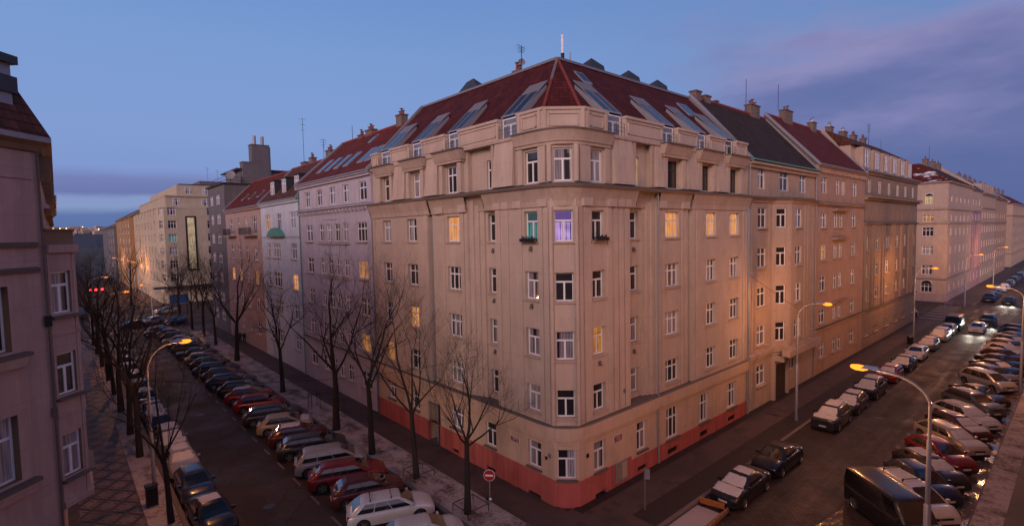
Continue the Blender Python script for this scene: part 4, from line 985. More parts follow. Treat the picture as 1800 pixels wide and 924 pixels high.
a, b = FW.p(.17, .42, 20.5), FW.p(-.75, -1.7, 24.9)
w.face([FW.p(-9.5, -1.7, 24.9), b, FW.p(-4, -8, 26.5), FW.p(-9.5, -8, 26.5)], M['slate'])
w.face([a, (.05, 62, 20.5), (b.x, 62, 26.3), b], M['redtile2'])
w.build('roof', LB)
w = MB(); fbox(w, FW, -6.5, -.72, -4.2, -.1, 20.8, 23.05, M['zinc']); fbox(w, FW, -6.7, -.6, -4.3, .1, 23.05, 23.35, M['slate']); fbox(w, FW, -1.3, -.6, -1.6, .02, 22.0, 22.6, M['slate'])
w.build('roof_dormer', LB)
w = MB(); w.tube([FW.p(-.15, .1, 0), FW.p(-.15, .1, 19.9)], .042, M['ledge'], 8); w.box(tuple(FW.p(-.15, .1, 9.6).xy) + (9.6,), .16, .15, .35, M['ledge']); w.box(tuple(FW.p(-.15, .1, 13).xy) + (13.2,), .22, .2, .4, M['iron']); w.build('downpipe', LB)

# ------------------------------------------------------------ the houses on the camera's side of the two streets
def plain_house(name, F, u0, u1, label, zt, m, roofm, floors, step=3.4, w_=1.5, d_in=6):
    cols = []; u = u0 + 1.6
    while u + w_ < u1 - .8: cols.append((u, u + w_, '4')); u += step
    r_ = house(name, F, u0, u1, m, label, zt, floors, cols, roofm=roofm, d_in=d_in, zr=zt + 5.5)
    return r_
FN = Fr((0, -.6), (1, 0), (0, 1)); FEE = Fr((-2.9, 0), (0, 1), (1, 0)); FWW = Fr((21.8, 0), (0, 1), (-1, 0)); FSW = Fr((0, 20.4), (1, 0), (0, -1))
OF = [(2, 3.7), (5.5, 7.15), (8.95, 10.65), (12.42, 14.12), (15.93, 17.75), (19.3, 21)]
plain_house('apartment_building', FN, -42, -3.0, 'house on the camera side of the crossing, west of the camera', 22.3, 'nb1', 'redtile2', OF)
plain_house('apartment_building', FN, 21.9, 60, 'house opposite the corner building on the right street', 22.3, 'nb2', 'redtile2', OF)
plain_house('apartment_building', FN, 60.2, 108, 'second house opposite on the right street', 22.0, 'nb1', 'darktile', OF)
plain_house('apartment_building', FEE, -40, -3.6, 'house south of the camera on the left street', 22.3, 'nb2', 'redtile2', OF)
plain_house('apartment_building', FSW, -42, -9.6, 'house west of the pink oriel building', 21.5, 'darkpink', 'redtile2', OF)
plain_house('apartment_building', FE, 62.1, 108, 'house beyond the pink oriel building on the left street', 20.5, 'nb1', 'redtile2', OF[:5])
# ============================================================ GROUND
def ground_mats():
    # asphalt
    m, nt = newmat('asphalt'); g = G(nt); p = geo(g)
    ptc = g.n('ShaderNodeTexVoronoi', distance='CHEBYCHEV', i={'Vector': mapping(g, p, (.28, .11, 1)), 'Scale': 1.0, 'Randomness': .9}); crk = g.n('ShaderNodeTexVoronoi', feature='DISTANCE_TO_EDGE', i={'Vector': g.mix(.06, p, g.n('ShaderNodeTexNoise', i={'Vector': p, 'Scale': 2.0}).outputs[1]), 'Scale': .35}).outputs[0]
    big = g.noise(p, .16, 5, .6); fine = g.noise(p, 9, 4, .7)
    trk = g.noise(mapping(g, p, (1.1, .05, 1)), 1, 4, .6)
    c = g.mix(big, (.042, .024, .019), (.068, .040, .032)); c = g.mix(g.math('MULTIPLY', fine, .4), c, (.028, .018, .016))
    c = g.mix(g.ramp(trk, [(.55, (0, 0, 0)), (.72, (.6, .6, .6))]), c, (.025, .02, .02))
    pv = g.n('ShaderNodeSeparateXYZ', i={0: ptc.outputs[1]}).outputs[0]; c = g.mix(g.ramp(pv, [(.68, (0, 0, 0)), (.70, (.55, .55, .55))]), c, (.022, .016, .015)); c = g.mix(g.ramp(crk, [(.008, (.8, .8, .8)), (.018, (0, 0, 0))]), c, (.012, .009, .009))
    wet = g.ramp(g.noise(p, .22, 4), [(.42, (.85, .85, .85)), (.62, (.6, .6, .6))])
    g.out(g.n('ShaderNodeBsdfPrincipled', i={'Base Color': c, 'Roughness': wet, 'Normal': g.bump(fine, .4, .02)})); M['asphalt'] = m
    # cobbles, wet
    m, nt = newmat('wet_cobbles'); g = G(nt); p = geo(g)
    wv = mapping(g, p, (1, 1, 1), (0, 0, 0), (0, 0, radians(90)))
    br = g.n('ShaderNodeTexBrick', i={'Vector': wv, 'Scale': 1.0, 'Mortar Size': .03, 'Brick Width': .30, 'Row Height': .19, 'Color1': (.088, .048, .034, 1), 'Color2': (.036, .021, .017, 1), 'Mortar': (.02, .016, .015, 1)})
    big = g.noise(p, .25, 5, .6)
    c = g.mix(g.ramp(big, [(.4, (.0, .0, .0)), (.7, (.6, .6, .6))]), br.outputs[0], (.03, .022, .02))
    trk = g.noise(mapping(g, p, (.04, 1.3, 1)), 1, 3, .6)
    rg = g.ramp(g.math('ADD', g.math('MULTIPLY', g.noise(p, .5, 4), .6), g.math('MULTIPLY', trk, .5)), [(.35, (.45, .45, .45)), (.7, (.85, .85, .85))])
    g.out(g.n('ShaderNodeBsdfPrincipled', i={'Base Color': c, 'Roughness': rg, 'Normal': g.bump(g.math('ADD', g.math('MULTIPLY', br.outputs[1], -1), g.math('MULTIPLY', g.noise(p, 7, 3), .8)), .7, .02)})); M['cobble'] = m
    # small stone pavement
    m, nt = newmat('stone_pavement'); g = G(nt); p = geo(g)
    vo = g.n('ShaderNodeTexVoronoi', i={'Vector': p, 'Scale': 9}); big = g.noise(p, .3, 5, .65)
    c = g.mix(vo.outputs[0], (.10, .072, .068), (.18, .14, .135)) if False else g.mix(g.noise(p, 9, 3), (.07, .043, .038), (.125, .083, .075))
    c = g.mix(g.ramp(big, [(.45, (0, 0, 0)), (.62, (.8, .8, .8))]), c, (.05, .038, .036))
    blk = g.n('ShaderNodeTexWhiteNoise', i={0: g.n('ShaderNodeVectorMath', operation='FLOOR', i={0: mapping(g, p, (2.2, 1.6, 0))}).outputs[0]}).outputs[0]
    c = g.mix(g.math('MULTIPLY', g.math('GREATER_THAN', blk, .93), .55), c, (.04, .03, .03))
    g.out(g.n('ShaderNodeBsdfPrincipled', i={'Base Color': c, 'Roughness': .65, 'Normal': g.bump(vo.outputs[0], .5, .015)})); M['pave'] = m
    # mosaic with diamonds
    m, nt = newmat('diamond_mosaic'); g = G(nt); p = geo(g); s = g.n('ShaderNodeSeparateXYZ', i={0: p})
    a = g.math('ADD', g.math('DIVIDE', s.outputs[0], 1.5), g.math('DIVIDE', s.outputs[1], 1.9)); b = g.math('SUBTRACT', g.math('DIVIDE', s.outputs[0], 1.5), g.math('DIVIDE', s.outputs[1], 1.9))
    def ln(v, k): return g.math('LESS_THAN', g.math('ABSOLUTE', g.math('SUBTRACT', g.math('FRACT', v), .5)), k)
    pat = g.math('MAXIMUM', ln(a, .11), ln(b, .11)); pat = g.math('MAXIMUM', pat, g.math('MULTIPLY', ln(g.math('MULTIPLY', a, 2), .08), ln(g.math('MULTIPLY', b, 2), .3)))
    nz = g.noise(p, 12, 3)
    c = g.mix(nz, (.13, .088, .08), (.22, .155, .14)); c = g.mix(g.math('MULTIPLY', pat, .95), c, (.032, .024, .024))
    c = g.mix(g.ramp(g.noise(p, .4, 5), [(.48, (0, 0, 0)), (.66, (.7, .7, .7))]), c, (.05, .038, .036))
    g.out(g.n('ShaderNodeBsdfPrincipled', i={'Base Color': c, 'Roughness': .6, 'Normal': g.bump(nz, .5, .015)})); M['mosaic'] = m
    # verge: soil, leaves and thin snow
    for nm, th in (('verge', .51), ('snowpatch', .40)):
        m, nt = newmat(nm); g = G(nt); p = geo(g)
        n1_ = g.noise(p, 5.0, 6, .75); n2_ = g.noise(mapping(g, p, (1, .6, 1)), .7, 5, .65)
        k = g.math('ADD', g.math('MULTIPLY', n1_, .45), g.math('MULTIPLY', n2_, .55))
        sn = g.ramp(k, [(th - .12, (0, 0, 0)), (th + .03, (1, 1, 1))])
        soil = g.mix(g.noise(p, 3, 4), (.05, .033, .026), (.12, .075, .055))
        c = g.mix(g.math('MULTIPLY', sn, .85), soil, (.50, .43, .44))
        g.out(g.n('ShaderNodeBsdfPrincipled', i={'Base Color': c, 'Roughness': .8, 'Normal': g.bump(n1_, .9, .05)})); M[nm] = m
    # muddy, puddled parking margin
    m, nt = newmat('wet_mud'); g = G(nt); p = geo(g)
    n1_ = g.noise(mapping(g, p, (.5, 1.2, 1), (0, 0, 0), (0, 0, radians(38))), 1.2, 5, .6)
    n3_ = g.noise(p, 5, 4)
    rg = g.ramp(n1_, [(.42, (.14, .14, .14)), (.54, (.7, .7, .7))])
    sn = g.ramp(g.math('ADD', g.math('MULTIPLY', g.noise(p, 1.1, 4), .5), g.math('MULTIPLY', n3_, .5)), [(.56, (0, 0, 0)), (.62, (1, 1, 1))])
    c = g.mix(n1_, (.05, .033, .025), (.12, .08, .06)); c = g.mix(sn, c, (.5, .42, .42)); rg2 = g.mix(sn, rg, (.8, .8, .8))
    g.out(g.n('ShaderNodeBsdfPrincipled', i={'Base Color': c, 'Roughness': rg2, 'Normal': g.bump(g.math('MULTIPLY', n3_, rg), .5, .03)})); M['mud'] = m
    m, nt = newmat('snow'); g = G(nt); p = geo(g)
    g.out(g.n('ShaderNodeBsdfPrincipled', i={'Base Color': g.mix(g.noise(p, 5, 4), (.48, .46, .48), (.66, .64, .66)), 'Roughness': .75, 'Normal': g.bump(g.noise(p, 14, 4), .6, .03)})); M['snow'] = m
    M['asphaltdark'] = simple('wet_dark_paving', (.03, .021, .019), .6, 0, .5, 1.5)
    M['kerb'] = simple('kerb_stone', (.17, .135, .125), .7, 0, .2, 3)
    M['line'] = simple('worn_road_paint', (.17, .14, .135), .7, 0, .6, 3)
    M['hill'] = simple('wooded_hill', (.035, .045, .07), 1, 0, .3, .01)
    M['land'] = simple('dark_land', (.05, .045, .045), .95, 0, .3, .02)
ground_mats()
def slab(name, pts, z0, z1, m):
    mb = MB(); n = len(pts)
    mb.face([(x, y, z1) for x, y in pts], m)
    if z1 - z0 > .01:
        for i in range(n): a, b = pts[i], pts[(i + 1) % n]; mb.face([(*a, z0), (*b, z0), (*b, z1), (*a, z1)], m)
    return tag(mb.build(name), kind='structure')
def rect(x0, x1, y0, y1): return [(x0, y0), (x1, y0), (x1, y1), (x0, y1)]
slab('ground', rect(-4000, 4500, -600, 6000), 0, 0, M['land'])
slab('road', rect(4.85, 16.3, 16.0, 112), 0, .008, M['asphalt'])
slab('crossing_road', rect(-60, 110, 112.0, 152), 0, .006, M['asphalt'])
slab('crossroads', rect(-10, 22, -6, 16.0), 0, .006, M['asphalt'])
slab('cobbled_road', rect(22, 420, 4.9, 15.25), 0, .008, M['cobble'])
slab('cross_street_road', rect(111.5, 137.5, 15.3, 90), 0, .012, M['cobble'])
slab('far_left_road', rect(0, 16, 152, 420), 0, .01, M['asphalt'])
slab('pavement', [(16.55, 15.5), (111.2, 15.5), (111.2, 19.9), (21.6, 19.9), (21.6, 111.8), (16.55, 111.8)], 0, .12, M['pave'])
slab('pavement', rect(-6, 4.6, 17, 111.8), 0, .12, M['pave'])
slab('mosaic_pavement', rect(.15, 3.0, 24, 111), .12, .126, M['mosaic'])
slab('pavement', rect(21.5, 420, -8, 4.0), 0, .12, M['pave']); slab('icy_pavement_edge', rect(24, 110, 2.7, 3.95), .12, .126, M['verge'])
slab('pavement', rect(137.8, 265, 15.6, 20.3), 0, .12, M['pave']); slab('pavement', rect(16.3, 46, 152.2, 156.2), 0, .12, M['pave']); slab('pavement', rect(16.3, 19.6, 156.2, 420), 0, .12, M['pave'])
slab('snowy_verge', rect(16.56, 19.0, 20.4, 105), .12, .127, M['verge'])
slab('snowy_verge', rect(3.05, 4.55, 33, 110), .12, .127, M['verge'])
slab('muddy_parking_margin', rect(24, 110, 4.02, 6.4), 0, .014, M['mud'])
slab('snow_bank', [(25.0, 5.5), (29.5, 6.0), (31.6, 8.6), (33.8, 9.2), (29.8, 9.7), (25.0, 8.9)], 0, .018, M['mud'])
slab('pavement_margin', rect(24, 111.2, 15.5, 17.1), .12, .124, M['asphaltdark']); slab('pavement_margin', rect(22, 111.2, 19.15, 19.85), .12, .124, M['asphaltdark'])
mb = MB()
for p in ([(16.3, 15.25), (111.4, 15.25), (111.4, 15.5), (16.55, 15.5)], [(16.3, 15.25), (16.55, 15.5), (16.55, 111.8), (16.3, 111.8)], rect(4.6, 4.85, 17, 111.8), rect(24, 110, 4.0, 4.02), rect(137.5, 265, 15.3, 15.6)):
    for a, b in ((0, 0),): mb.hexa([(x, y, 0) for x, y in p] + [(x, y, .135) for x, y in p], M['kerb'])
tag(mb.build('kerb'), kind='structure')
# road paint
mb = MB()
for k in range(7):
    x0 = 128.5 + (13.4 - (14.2 - k * 1.15)) * .9 * 0; y = 14.4 - k * 1.35; mb.face([(127.5, y, .016), (131.5, y, .016), (131.5, y - .62, .016), (127.5, y - .62, .016)], M['line'])
for k in range(6): x = 113.5 + k * 3.6; mb.face([(x, 16.6, .018), (x + 1.8, 16.6, .018), (x + 1.8, 20.0, .018), (x, 20.0, .018)], M['line'])
for k in range(24): y = 24.5 + k * 3.3; mb.face([(11.2, y, .014), (11.32, y, .014), (11.32, y + 1.4, .014), (11.2, y + 1.4, .014)], M['line'])
for x in (34.6, 45.9, 49.3): mb.face([(x, 9.2, .014), (x + .5, 9.2, .014), (x - .9, 7.4, .014), (x - 1.3, 7.4, .014)], M['line'])
for k in range(6): mb.face([(1 + k * 2.6, 113.4, .016), (2.3 + k * 2.6, 113.4, .016), (2.3 + k * 2.6, 116.8, .016), (1 + k * 2.6, 116.8, .016)], M['line'])
tag(mb.build('road_markings'), kind='structure')
# far hillside with a town on it
mb = MB(); N = 60
prof = []
for k in range(N + 1):
    t = k / N; az = radians(70 + 75 * t); d = 2600; h = 38 + 30 * (.55 + .3 * sin(t * 9) + .15 * sin(t * 31 + 1)); prof.append((cos(az), sin(az), h))
for (a, b, h), (c, d_, h2) in zip(prof, prof[1:]):
    mb.face([(a * 1500, b * 1500, -1), (c * 1500, d_ * 1500, -1), (c * 2600, d_ * 2600, h2), (a * 2600, b * 2600, h)], M['hill'])
    mb.face([(a * 2600, b * 2600, h), (c * 2600, d_ * 2600, h2), (c * 3500, d_ * 3500, -1), (a * 3500, b * 3500, -1)], M['hill'])
tag(mb.build('hillside'), kind='structure')
rr = random.Random(3); mb = MB(); lt = MB()
for k in range(900):
    t = rr.random(); i = min(N - 1, int(t * N)); a, b, h = prof[i]; s = rr.uniform(.55, .99); d = 1500 + 1100 * s; z = -1 + (h + 1) * s
    az = radians(70 + 75 * t); x, y = cos(az) * d, sin(az) * d
    mb.box((x, y, z - 2), rr.uniform(14, 40), rr.uniform(12, 22), rr.uniform(7, 14), M['nb4'] if k % 3 else M['farbeige'], rr.random())
    if k % 3 == 0: lt.box((x, y - 14, z + rr.uniform(2, 8)), 2.2, 2.2, 2.2, M['townlight'])
tag(mb.build('distant_town'), 'far off housing estate covering the hillside on the left horizon', 'town', kind='stuff')
tag(lt.build('distant_town_lights'), 'tiny orange lights scattered over the far hillside town', 'lights', kind='stuff')

# ============================================================ CARS
TYRE = simple('tyre_rubber', (.02, .02, .02), .85); RIM = simple('alloy_rim', (.35, .35, .37), .35, .8); BLK = simple('black_car_trim', (.018, .018, .02), .5)
CGL = simple('car_glass', (.010, .012, .016), .05, 0, .1, 3, 0, .8, 1.0); LAMP = simple('headlamp_lens', (.45, .45, .48), .12, .3, .05, 3, 0, 1, 1); TAIL = simple('tail_lamp_lens', (.30, .01, .01), .2, 0, .05, 3, 0, .6, .8)
PLATE = simple('number_plate', (.62, .62, .6), .5); DEFP = paint('paint_default', (.1, .1, .1)); SNOW = M['snow']
PAINT = {k: paint('paint_' + k, c) for k, c in dict(white=(.66, .64, .66), silver=(.34, .33, .34), grey=(.13, .13, .14), dark=(.028, .028, .034), black=(.014, .014, .018), blue=(.010, .022, .075), navy=(.006, .010, .028), red=(.22, .008, .016), darkred=(.085, .008, .014), gold=(.42, .33, .22), beige=(.45, .36, .28), orange=(.5, .2, .04)).items()}
KIND = dict(  # L, W, H, belt, nose_z, cowl_x(frac from front), wind_top, rear_top, rear_base, deck
    hatch=(4.15, 1.78, 1.48, .97, .72, .90, 1.80, .72, .16, 0), sedan=(4.6, 1.8, 1.44, .95, .70, 1.12, 2.0, 1.45, .72, 1), wagon=(4.7, 1.82, 1.49, .95, .70, 1.05, 1.9, .78, .18, 0),
    suv=(4.45, 1.88, 1.66, 1.07, .88, .98, 1.78, .66, .18, 0), mpv=(4.6, 1.84, 1.66, 1.02, .76, .70, 1.75, .60, .14, 0), van=(5.3, 1.96, 2.1, 1.15, .85, .72, 1.45, .1, .03, 0))
def car_protos(kind):
    L, W, H, belt, nose, cw_, wt_, rt_, rb_, deck = KIND[kind]; h = L / 2
    xc, xwt, xrt, xrb = h - cw_, h - wt_, -h + rt_, -h + rb_
    R_ = .33 if kind not in ('suv', 'van') else .37; ar = R_ + .06; xf, xr = h - .86, -h + .82 if kind != 'van' else -h + 1.05
    xs = sorted(set([-h, -h + .04, -h + .12, -h + .3, 0, xc, h - .3, h - .12, h - .04, h, xrb + .02 if deck else -.5] + [xf + ar * cos(pi * k / 8) for k in range(9)] + [xr + ar * cos(pi * k / 8) for k in range(9)] + [(xf + xc) / 2, .6, -.9]))
    xs = [x for i, x in enumerate(xs) if i == 0 or x - xs[i - 1] > .015]
    def topz(x):
        if x > xc: t = (x - xc) / (h - xc); return belt + .03 - (belt + .03 - nose) * (t ** 2.2) - .05 * (t > .97)
        if deck and x < xrb: t = (xrb - x) / (xrb + h + 1e-6); return belt + .04 - .1 * t ** 2
        if x < -h + .15: return belt - .05
        return belt
    def arch(x):
        for cx_ in (xf, xr):
            if abs(x - cx_) < ar: return R_ + sqrt(max(0, ar * ar - (x - cx_) ** 2))
        return 0
    mb = MB(); BP = DEFP; rows = []
    for x in xs:
        e = max(0, (abs(x) - h + .5) / .5); wd = W / 2 * (1 - .16 * e ** 2.2)
        zb = max(.19 + .10 * e, arch(x)); zt = topz(x); zm = max(.56, zb + .02); zs = zt - .10
        if zm > zs - .02: zm = zs - .02
        zb = min(zb, zm - .01)
        half = [(wd * .97, zb), (wd, (zb + zm) / 2 if zb < .5 else zb + .005), (wd * 1.0, zm), (wd * .975, zs), (wd * .90, zt - .015), (wd * .5, zt + .02), (0, zt + .03)]
        rows.append([(x, -y, z) for y, z in half] + [(x, y, z) for y, z in half[-2::-1]])
    for a, b in zip(rows, rows[1:]):
        for j in range(len(a) - 1):
            mb.face([a[j], b[j], b[j + 1], a[j + 1]], BLK if (j in (0, len(a) - 2) and a[j][2] < .3 and False) else BP)
    for r_ in (rows[0], rows[-1]): mb.face(r_ if r_ is rows[-1] else r_[::-1], BP)
    # greenhouse
    lw, tw = W / 2 * .93, W / 2 * .69 if kind != 'van' else W / 2 * .86; zt = H - .075; b0 = belt - .01
    lo = [(xc, -lw * .86), (xc - .12, -lw), (xrb + .1, -lw * (1 if not deck else .95)), (xrb, -lw * .84), (xrb, lw * .84), (xrb + .1, lw * (1 if not deck else .95)), (xc - .12, lw), (xc, lw * .86)]
    up = [(xwt, -tw * .86), (xwt - .12, -tw), (xrt + .12, -tw), (xrt, -tw * .84), (xrt, tw * .84), (xrt + .12, tw), (xwt - .12, tw), (xwt, tw * .86)]
    bow = .05; n8_ = 8; mid = [((a[0] + b[0]) / 2 + (bow if k in (0, 7) else -bow if k in (3, 4) else 0), (a[1] + b[1]) / 2 * 1.045) for k, (a, b) in enumerate(zip(lo, up))]
    RG = [[(x, y, z) for x, y in r_] for r_, z in ((lo, b0), (mid, (b0 + zt) / 2), (up, zt))]
    for r0, r1 in zip(RG, RG[1:]):
        for j in range(8): mb.face([r0[j], r0[(j + 1) % 8], r1[(j + 1) % 8], r1[j]], BP)
    cx0 = (xwt + xrt) / 2; ins0 = [(cx0 + (x - cx0) * .90, y * .86, H - .028) for x, y in up]; ins = [(cx0 + (x - cx0) * .68, y * .55, H) for x, y in up]
    for q0, q1 in ((RG[2], ins0), (ins0, ins)):
        for j in range(8): mb.face([q0[j], q0[(j + 1) % 8], q1[(j + 1) % 8], q1[j]], BP)
    mb.face(ins, BP)
    # bumpers and sills
    out = {}
    weld(mb); o = mb.build('body', smooth=50); out['body'] = (o.data, Vector((0, 0, 0))); bpy.data.objects.remove(o)
    t = MB()
    for sx in (1, -1):
        x0 = sx * (h - .02); t.hexa([(x0 - sx * .12, -W * .40, .2), (x0 + sx * .03, -W * .38, .2), (x0 + sx * .03, W * .38, .2), (x0 - sx * .12, W * .40, .2), (x0 - sx * .12, -W * .40, .36), (x0 + sx * .03, -W * .38, .36), (x0 + sx * .03, W * .38, .36), (x0 - sx * .12, W * .40, .36)], BLK)
    t.box((h - .03, 0, nose - .17), .1, W * .38, .1, BLK)
    t.box((0, 0, .16), L * .8, W * .80, .1, BLK)
    for s in (-1, 1): t.box((0, s * W * .487, .2), (xf - xr) - 2 * ar, .05, .09, BLK)
    o = t.build('lower_trim'); out['trim'] = (o.data, 0); bpy.data.objects.remove(o)
    # glass
    g = MB()
    def pt(j, t_, off=.012):
        a, m_, b = Vector(RG[0][j]), Vector(RG[1][j]), Vector(RG[2][j])
        return a.lerp(m_, t_ * 2) if t_ < .5 else m_.lerp(b, t_ * 2 - 1)
    def pane(j0, j1, s0, s1, t0=.08, t1=.92, sh0=0, sh1=0):
        def q(s, t_): return pt(j0, t_).lerp(pt(j1, t_), s)
        a, b, c, d_, e_, f_ = q(s0, t0), q(s1, t0), q(s1, .5), q(s0, .5), q(s0 + sh0, t1), q(s1 + sh1, t1)
        n_ = (b - a).cross(f_ - a).normalized()
        cen = Vector((cx0, 0, (b0 + zt) / 2))
        if n_.dot(a - cen) < 0: n_ = -n_
        n_ *= .014
        g.face([a + n_, b + n_, c + n_, d_ + n_], CGL); g.face([d_ + n_, c + n_, f_ + n_, e_ + n_], CGL)
    def pane2(name, *args):
        nonlocal g
        g = MB()
        for a in args: pane(*a)
        o = g.build(name); out[name] = (o.data, 0); bpy.data.objects.remove(o)
    def pane3(*sp):
        out['sides'] = []
        for j0, j1 in ((1, 2), (6, 5)):
            for a, b in sp: pane2('side_window', (j0, j1, a, b)); out['sides'].append(out['side_window'][0])
    pane2('windscreen', (0, 7, .04, .96))
    pane2('rear_window', (3, 4, .06, .94, .22, .9))
    if kind == 'van':
        pane3((.01, .22))
    elif kind in ('mpv', 'wagon', 'suv'): pane3((.02, .345), (.36, .66), (.675, .95))
    else: pane3((.02, .46), (.475, .88))
    # wheel
    wm = MB(); n = 18
    for r0, r1, y0, y1, m_ in ((R_, R_, -.1, .1, TYRE), (R_, R_ * .68, .1, .115, TYRE), (R_ * .68, R_ * .62, .115, .07, RIM), (R_ * .62, .07, .07, .075, BLK), (R_, R_ * .68, -.1, -.115, TYRE), (R_ * .68, .02, -.115, -.1, BLK)):
        for k in range(n):
            a, b = 2 * pi * k / n, 2 * pi * (k + 1) / n; p_ = lambda r, an, y: (r * cos(an), y, r * sin(an) + R_)
            wm.face([p_(r0, a, y0), p_(r0, b, y0), p_(r1, b, y1), p_(r1, a, y1)], m_)
    o = wm.build('tyre', smooth=40); out['tyre'] = (o.data, R_); bpy.data.objects.remove(o)
    rm = MB()
    for k in range(5):
        a = 2 * pi * k / 5; d1 = Vector((cos(a), 0, sin(a))); d2 = Vector((-sin(a), 0, cos(a))); c0 = Vector((0, .09, R_))
        q = [c0 + d1 * .03 - d2 * .05, c0 + d1 * .03 + d2 * .05, c0 + d1 * R_ * .64 + d2 * .04, c0 + d1 * R_ * .64 - d2 * .04]; rm.hexa([p - Vector((0, .015, 0)) for p in q] + [p + Vector((0, .012, 0)) for p in q], RIM)
    o = rm.build('rim'); out['rim'] = (o.data, R_); bpy.data.objects.remove(o)
    # lamps, plate, mirror
    def small(name, fn):
        q = MB(); fn(q); o = q.build(name); out[name] = (o.data, 0); bpy.data.objects.remove(o)
    zl_ = nose - .14
    small('headlight', lambda q: q.hexa([(h - .34, .0, zl_), (h - .035, -.16, zl_), (h + .0, -.36, zl_ + .01), (h - .05, -.36, zl_), (h - .36, .03, zl_ + .12), (h - .07, -.12, zl_ + .13), (h - .05, -.36, zl_ + .12), (h - .15, -.36, zl_ + .13)], LAMP))
    small('taillight', lambda q: q.box((-h + .06, -.12, belt - .32), .14, .22, .26 if kind in ('hatch', 'suv', 'mpv', 'wagon', 'van') else .16, TAIL))
    small('number_plate', lambda q: q.box((0, 0, .0), .03, .5, .11, PLATE))
    small('mirror', lambda q: q.box((xc - .28, 0, belt + .0), .12, .17, .14, DEFP))
    out['dims'] = (L, W, H, belt, nose, xc, xwt, xrt, xrb, xf, xr, R_, h, zl_, lw, tw)
    # snow pieces: roof, windscreen, bonnet
    def snow(kindset):
        q = MB(); rnd = random.Random(hash(kind) % 97 + len(kindset)); T_ = .05
        def patch(fn, nu, nv, jit=.05):
            top = {}; 
            for i in range(nu + 1):
                for j in range(nv + 1):
                    u, v = i / nu, j / nv; edge = min(u, 1 - u, v, 1 - v)
                    p, nn = fn(min(1, max(0, u + rnd.uniform(-jit, jit) * (edge < .02))), min(1, max(0, v + rnd.uniform(-jit, jit) * (edge < .02))))
                    top[i, j] = Vector(p) + Vector(nn) * ((T_ + rnd.uniform(-.012, .02)) if edge > .02 else .006)
            for i in range(nu):
                for j in range(nv): q.face([top[i, j], top[i + 1, j], top[i + 1, j + 1], top[i, j + 1]], SNOW)
        if 'r' in kindset:
            def froof(u, v):
                x = xrt + .05 + (xwt - xrt - .12) * u; y = -tw * .93 + tw * 1.86 * v; c = 1 - (abs(2 * v - 1)) ** 3; c2 = 1 - abs(2 * u - 1) ** 4
                return (x, y, zt + .005 + .055 * c * c2), (0, 0, 1)
            patch(froof, 10, 7, .03)
        if 'w' in kindset:
            def fw(u, v):
                t_ = .06 + .86 * u; a, b = pt(0, t_), pt(7, t_); p = a.lerp(b, .03 + .94 * v); return p + Vector((.02, 0, .012)), Vector((.55, 0, .8)).normalized()
            patch(fw, 6, 7, .05)
        if 'h' in kindset:
            def fh(u, v):
                x = xc + .06 + (h - xc - .28) * u; e = max(0, (abs(x) - h + .5) / .5); y = (W / 2 * .86 * (1 - .16 * e ** 2)) * (2 * v - 1)
                return (x, y, topz(x) + .02), (0, 0, 1)
            patch(fh, 7, 8, .05)
        if 'b' in kindset:
            def fb_(u, v):
                t_ = .3 + .6 * u; a, b = pt(3, t_), pt(4, t_); p = a.lerp(b, .08 + .84 * v); return p + Vector((-.02, 0, .012)), Vector((-.7, 0, .6)).normalized()
            patch(fb_, 5, 6, .05)
        o = q.build('snow_cover', smooth=60); me = o.data; bpy.data.objects.remove(o); return me
    out['snowfn'] = snow; out['snow'] = {}
    def bars(q):
        for x in (xrt + .45, xwt - .45):
            q.tube([(x, -tw * .95, H + .09), (x, tw * .95, H + .09)], .022, BLK, 6)
            for s in (-1, 1): q.box((x, s * tw * .9, H - .05), .06, .05, .14, BLK)
    small('roof_bars', bars)
    def rails(q):
        for s in (-1, 1): q.tube([(xrt + .15, s * tw * .93, zt + .02), (xrt + .25, s * tw * .93, zt + .08), (xwt - .3, s * tw * .93, zt + .08), (xwt - .15, s * tw * .93, zt + .02)], .02, RIM, 6)
    small('roof_rails', rails)
    return out
PROTO = {}
CARS = []
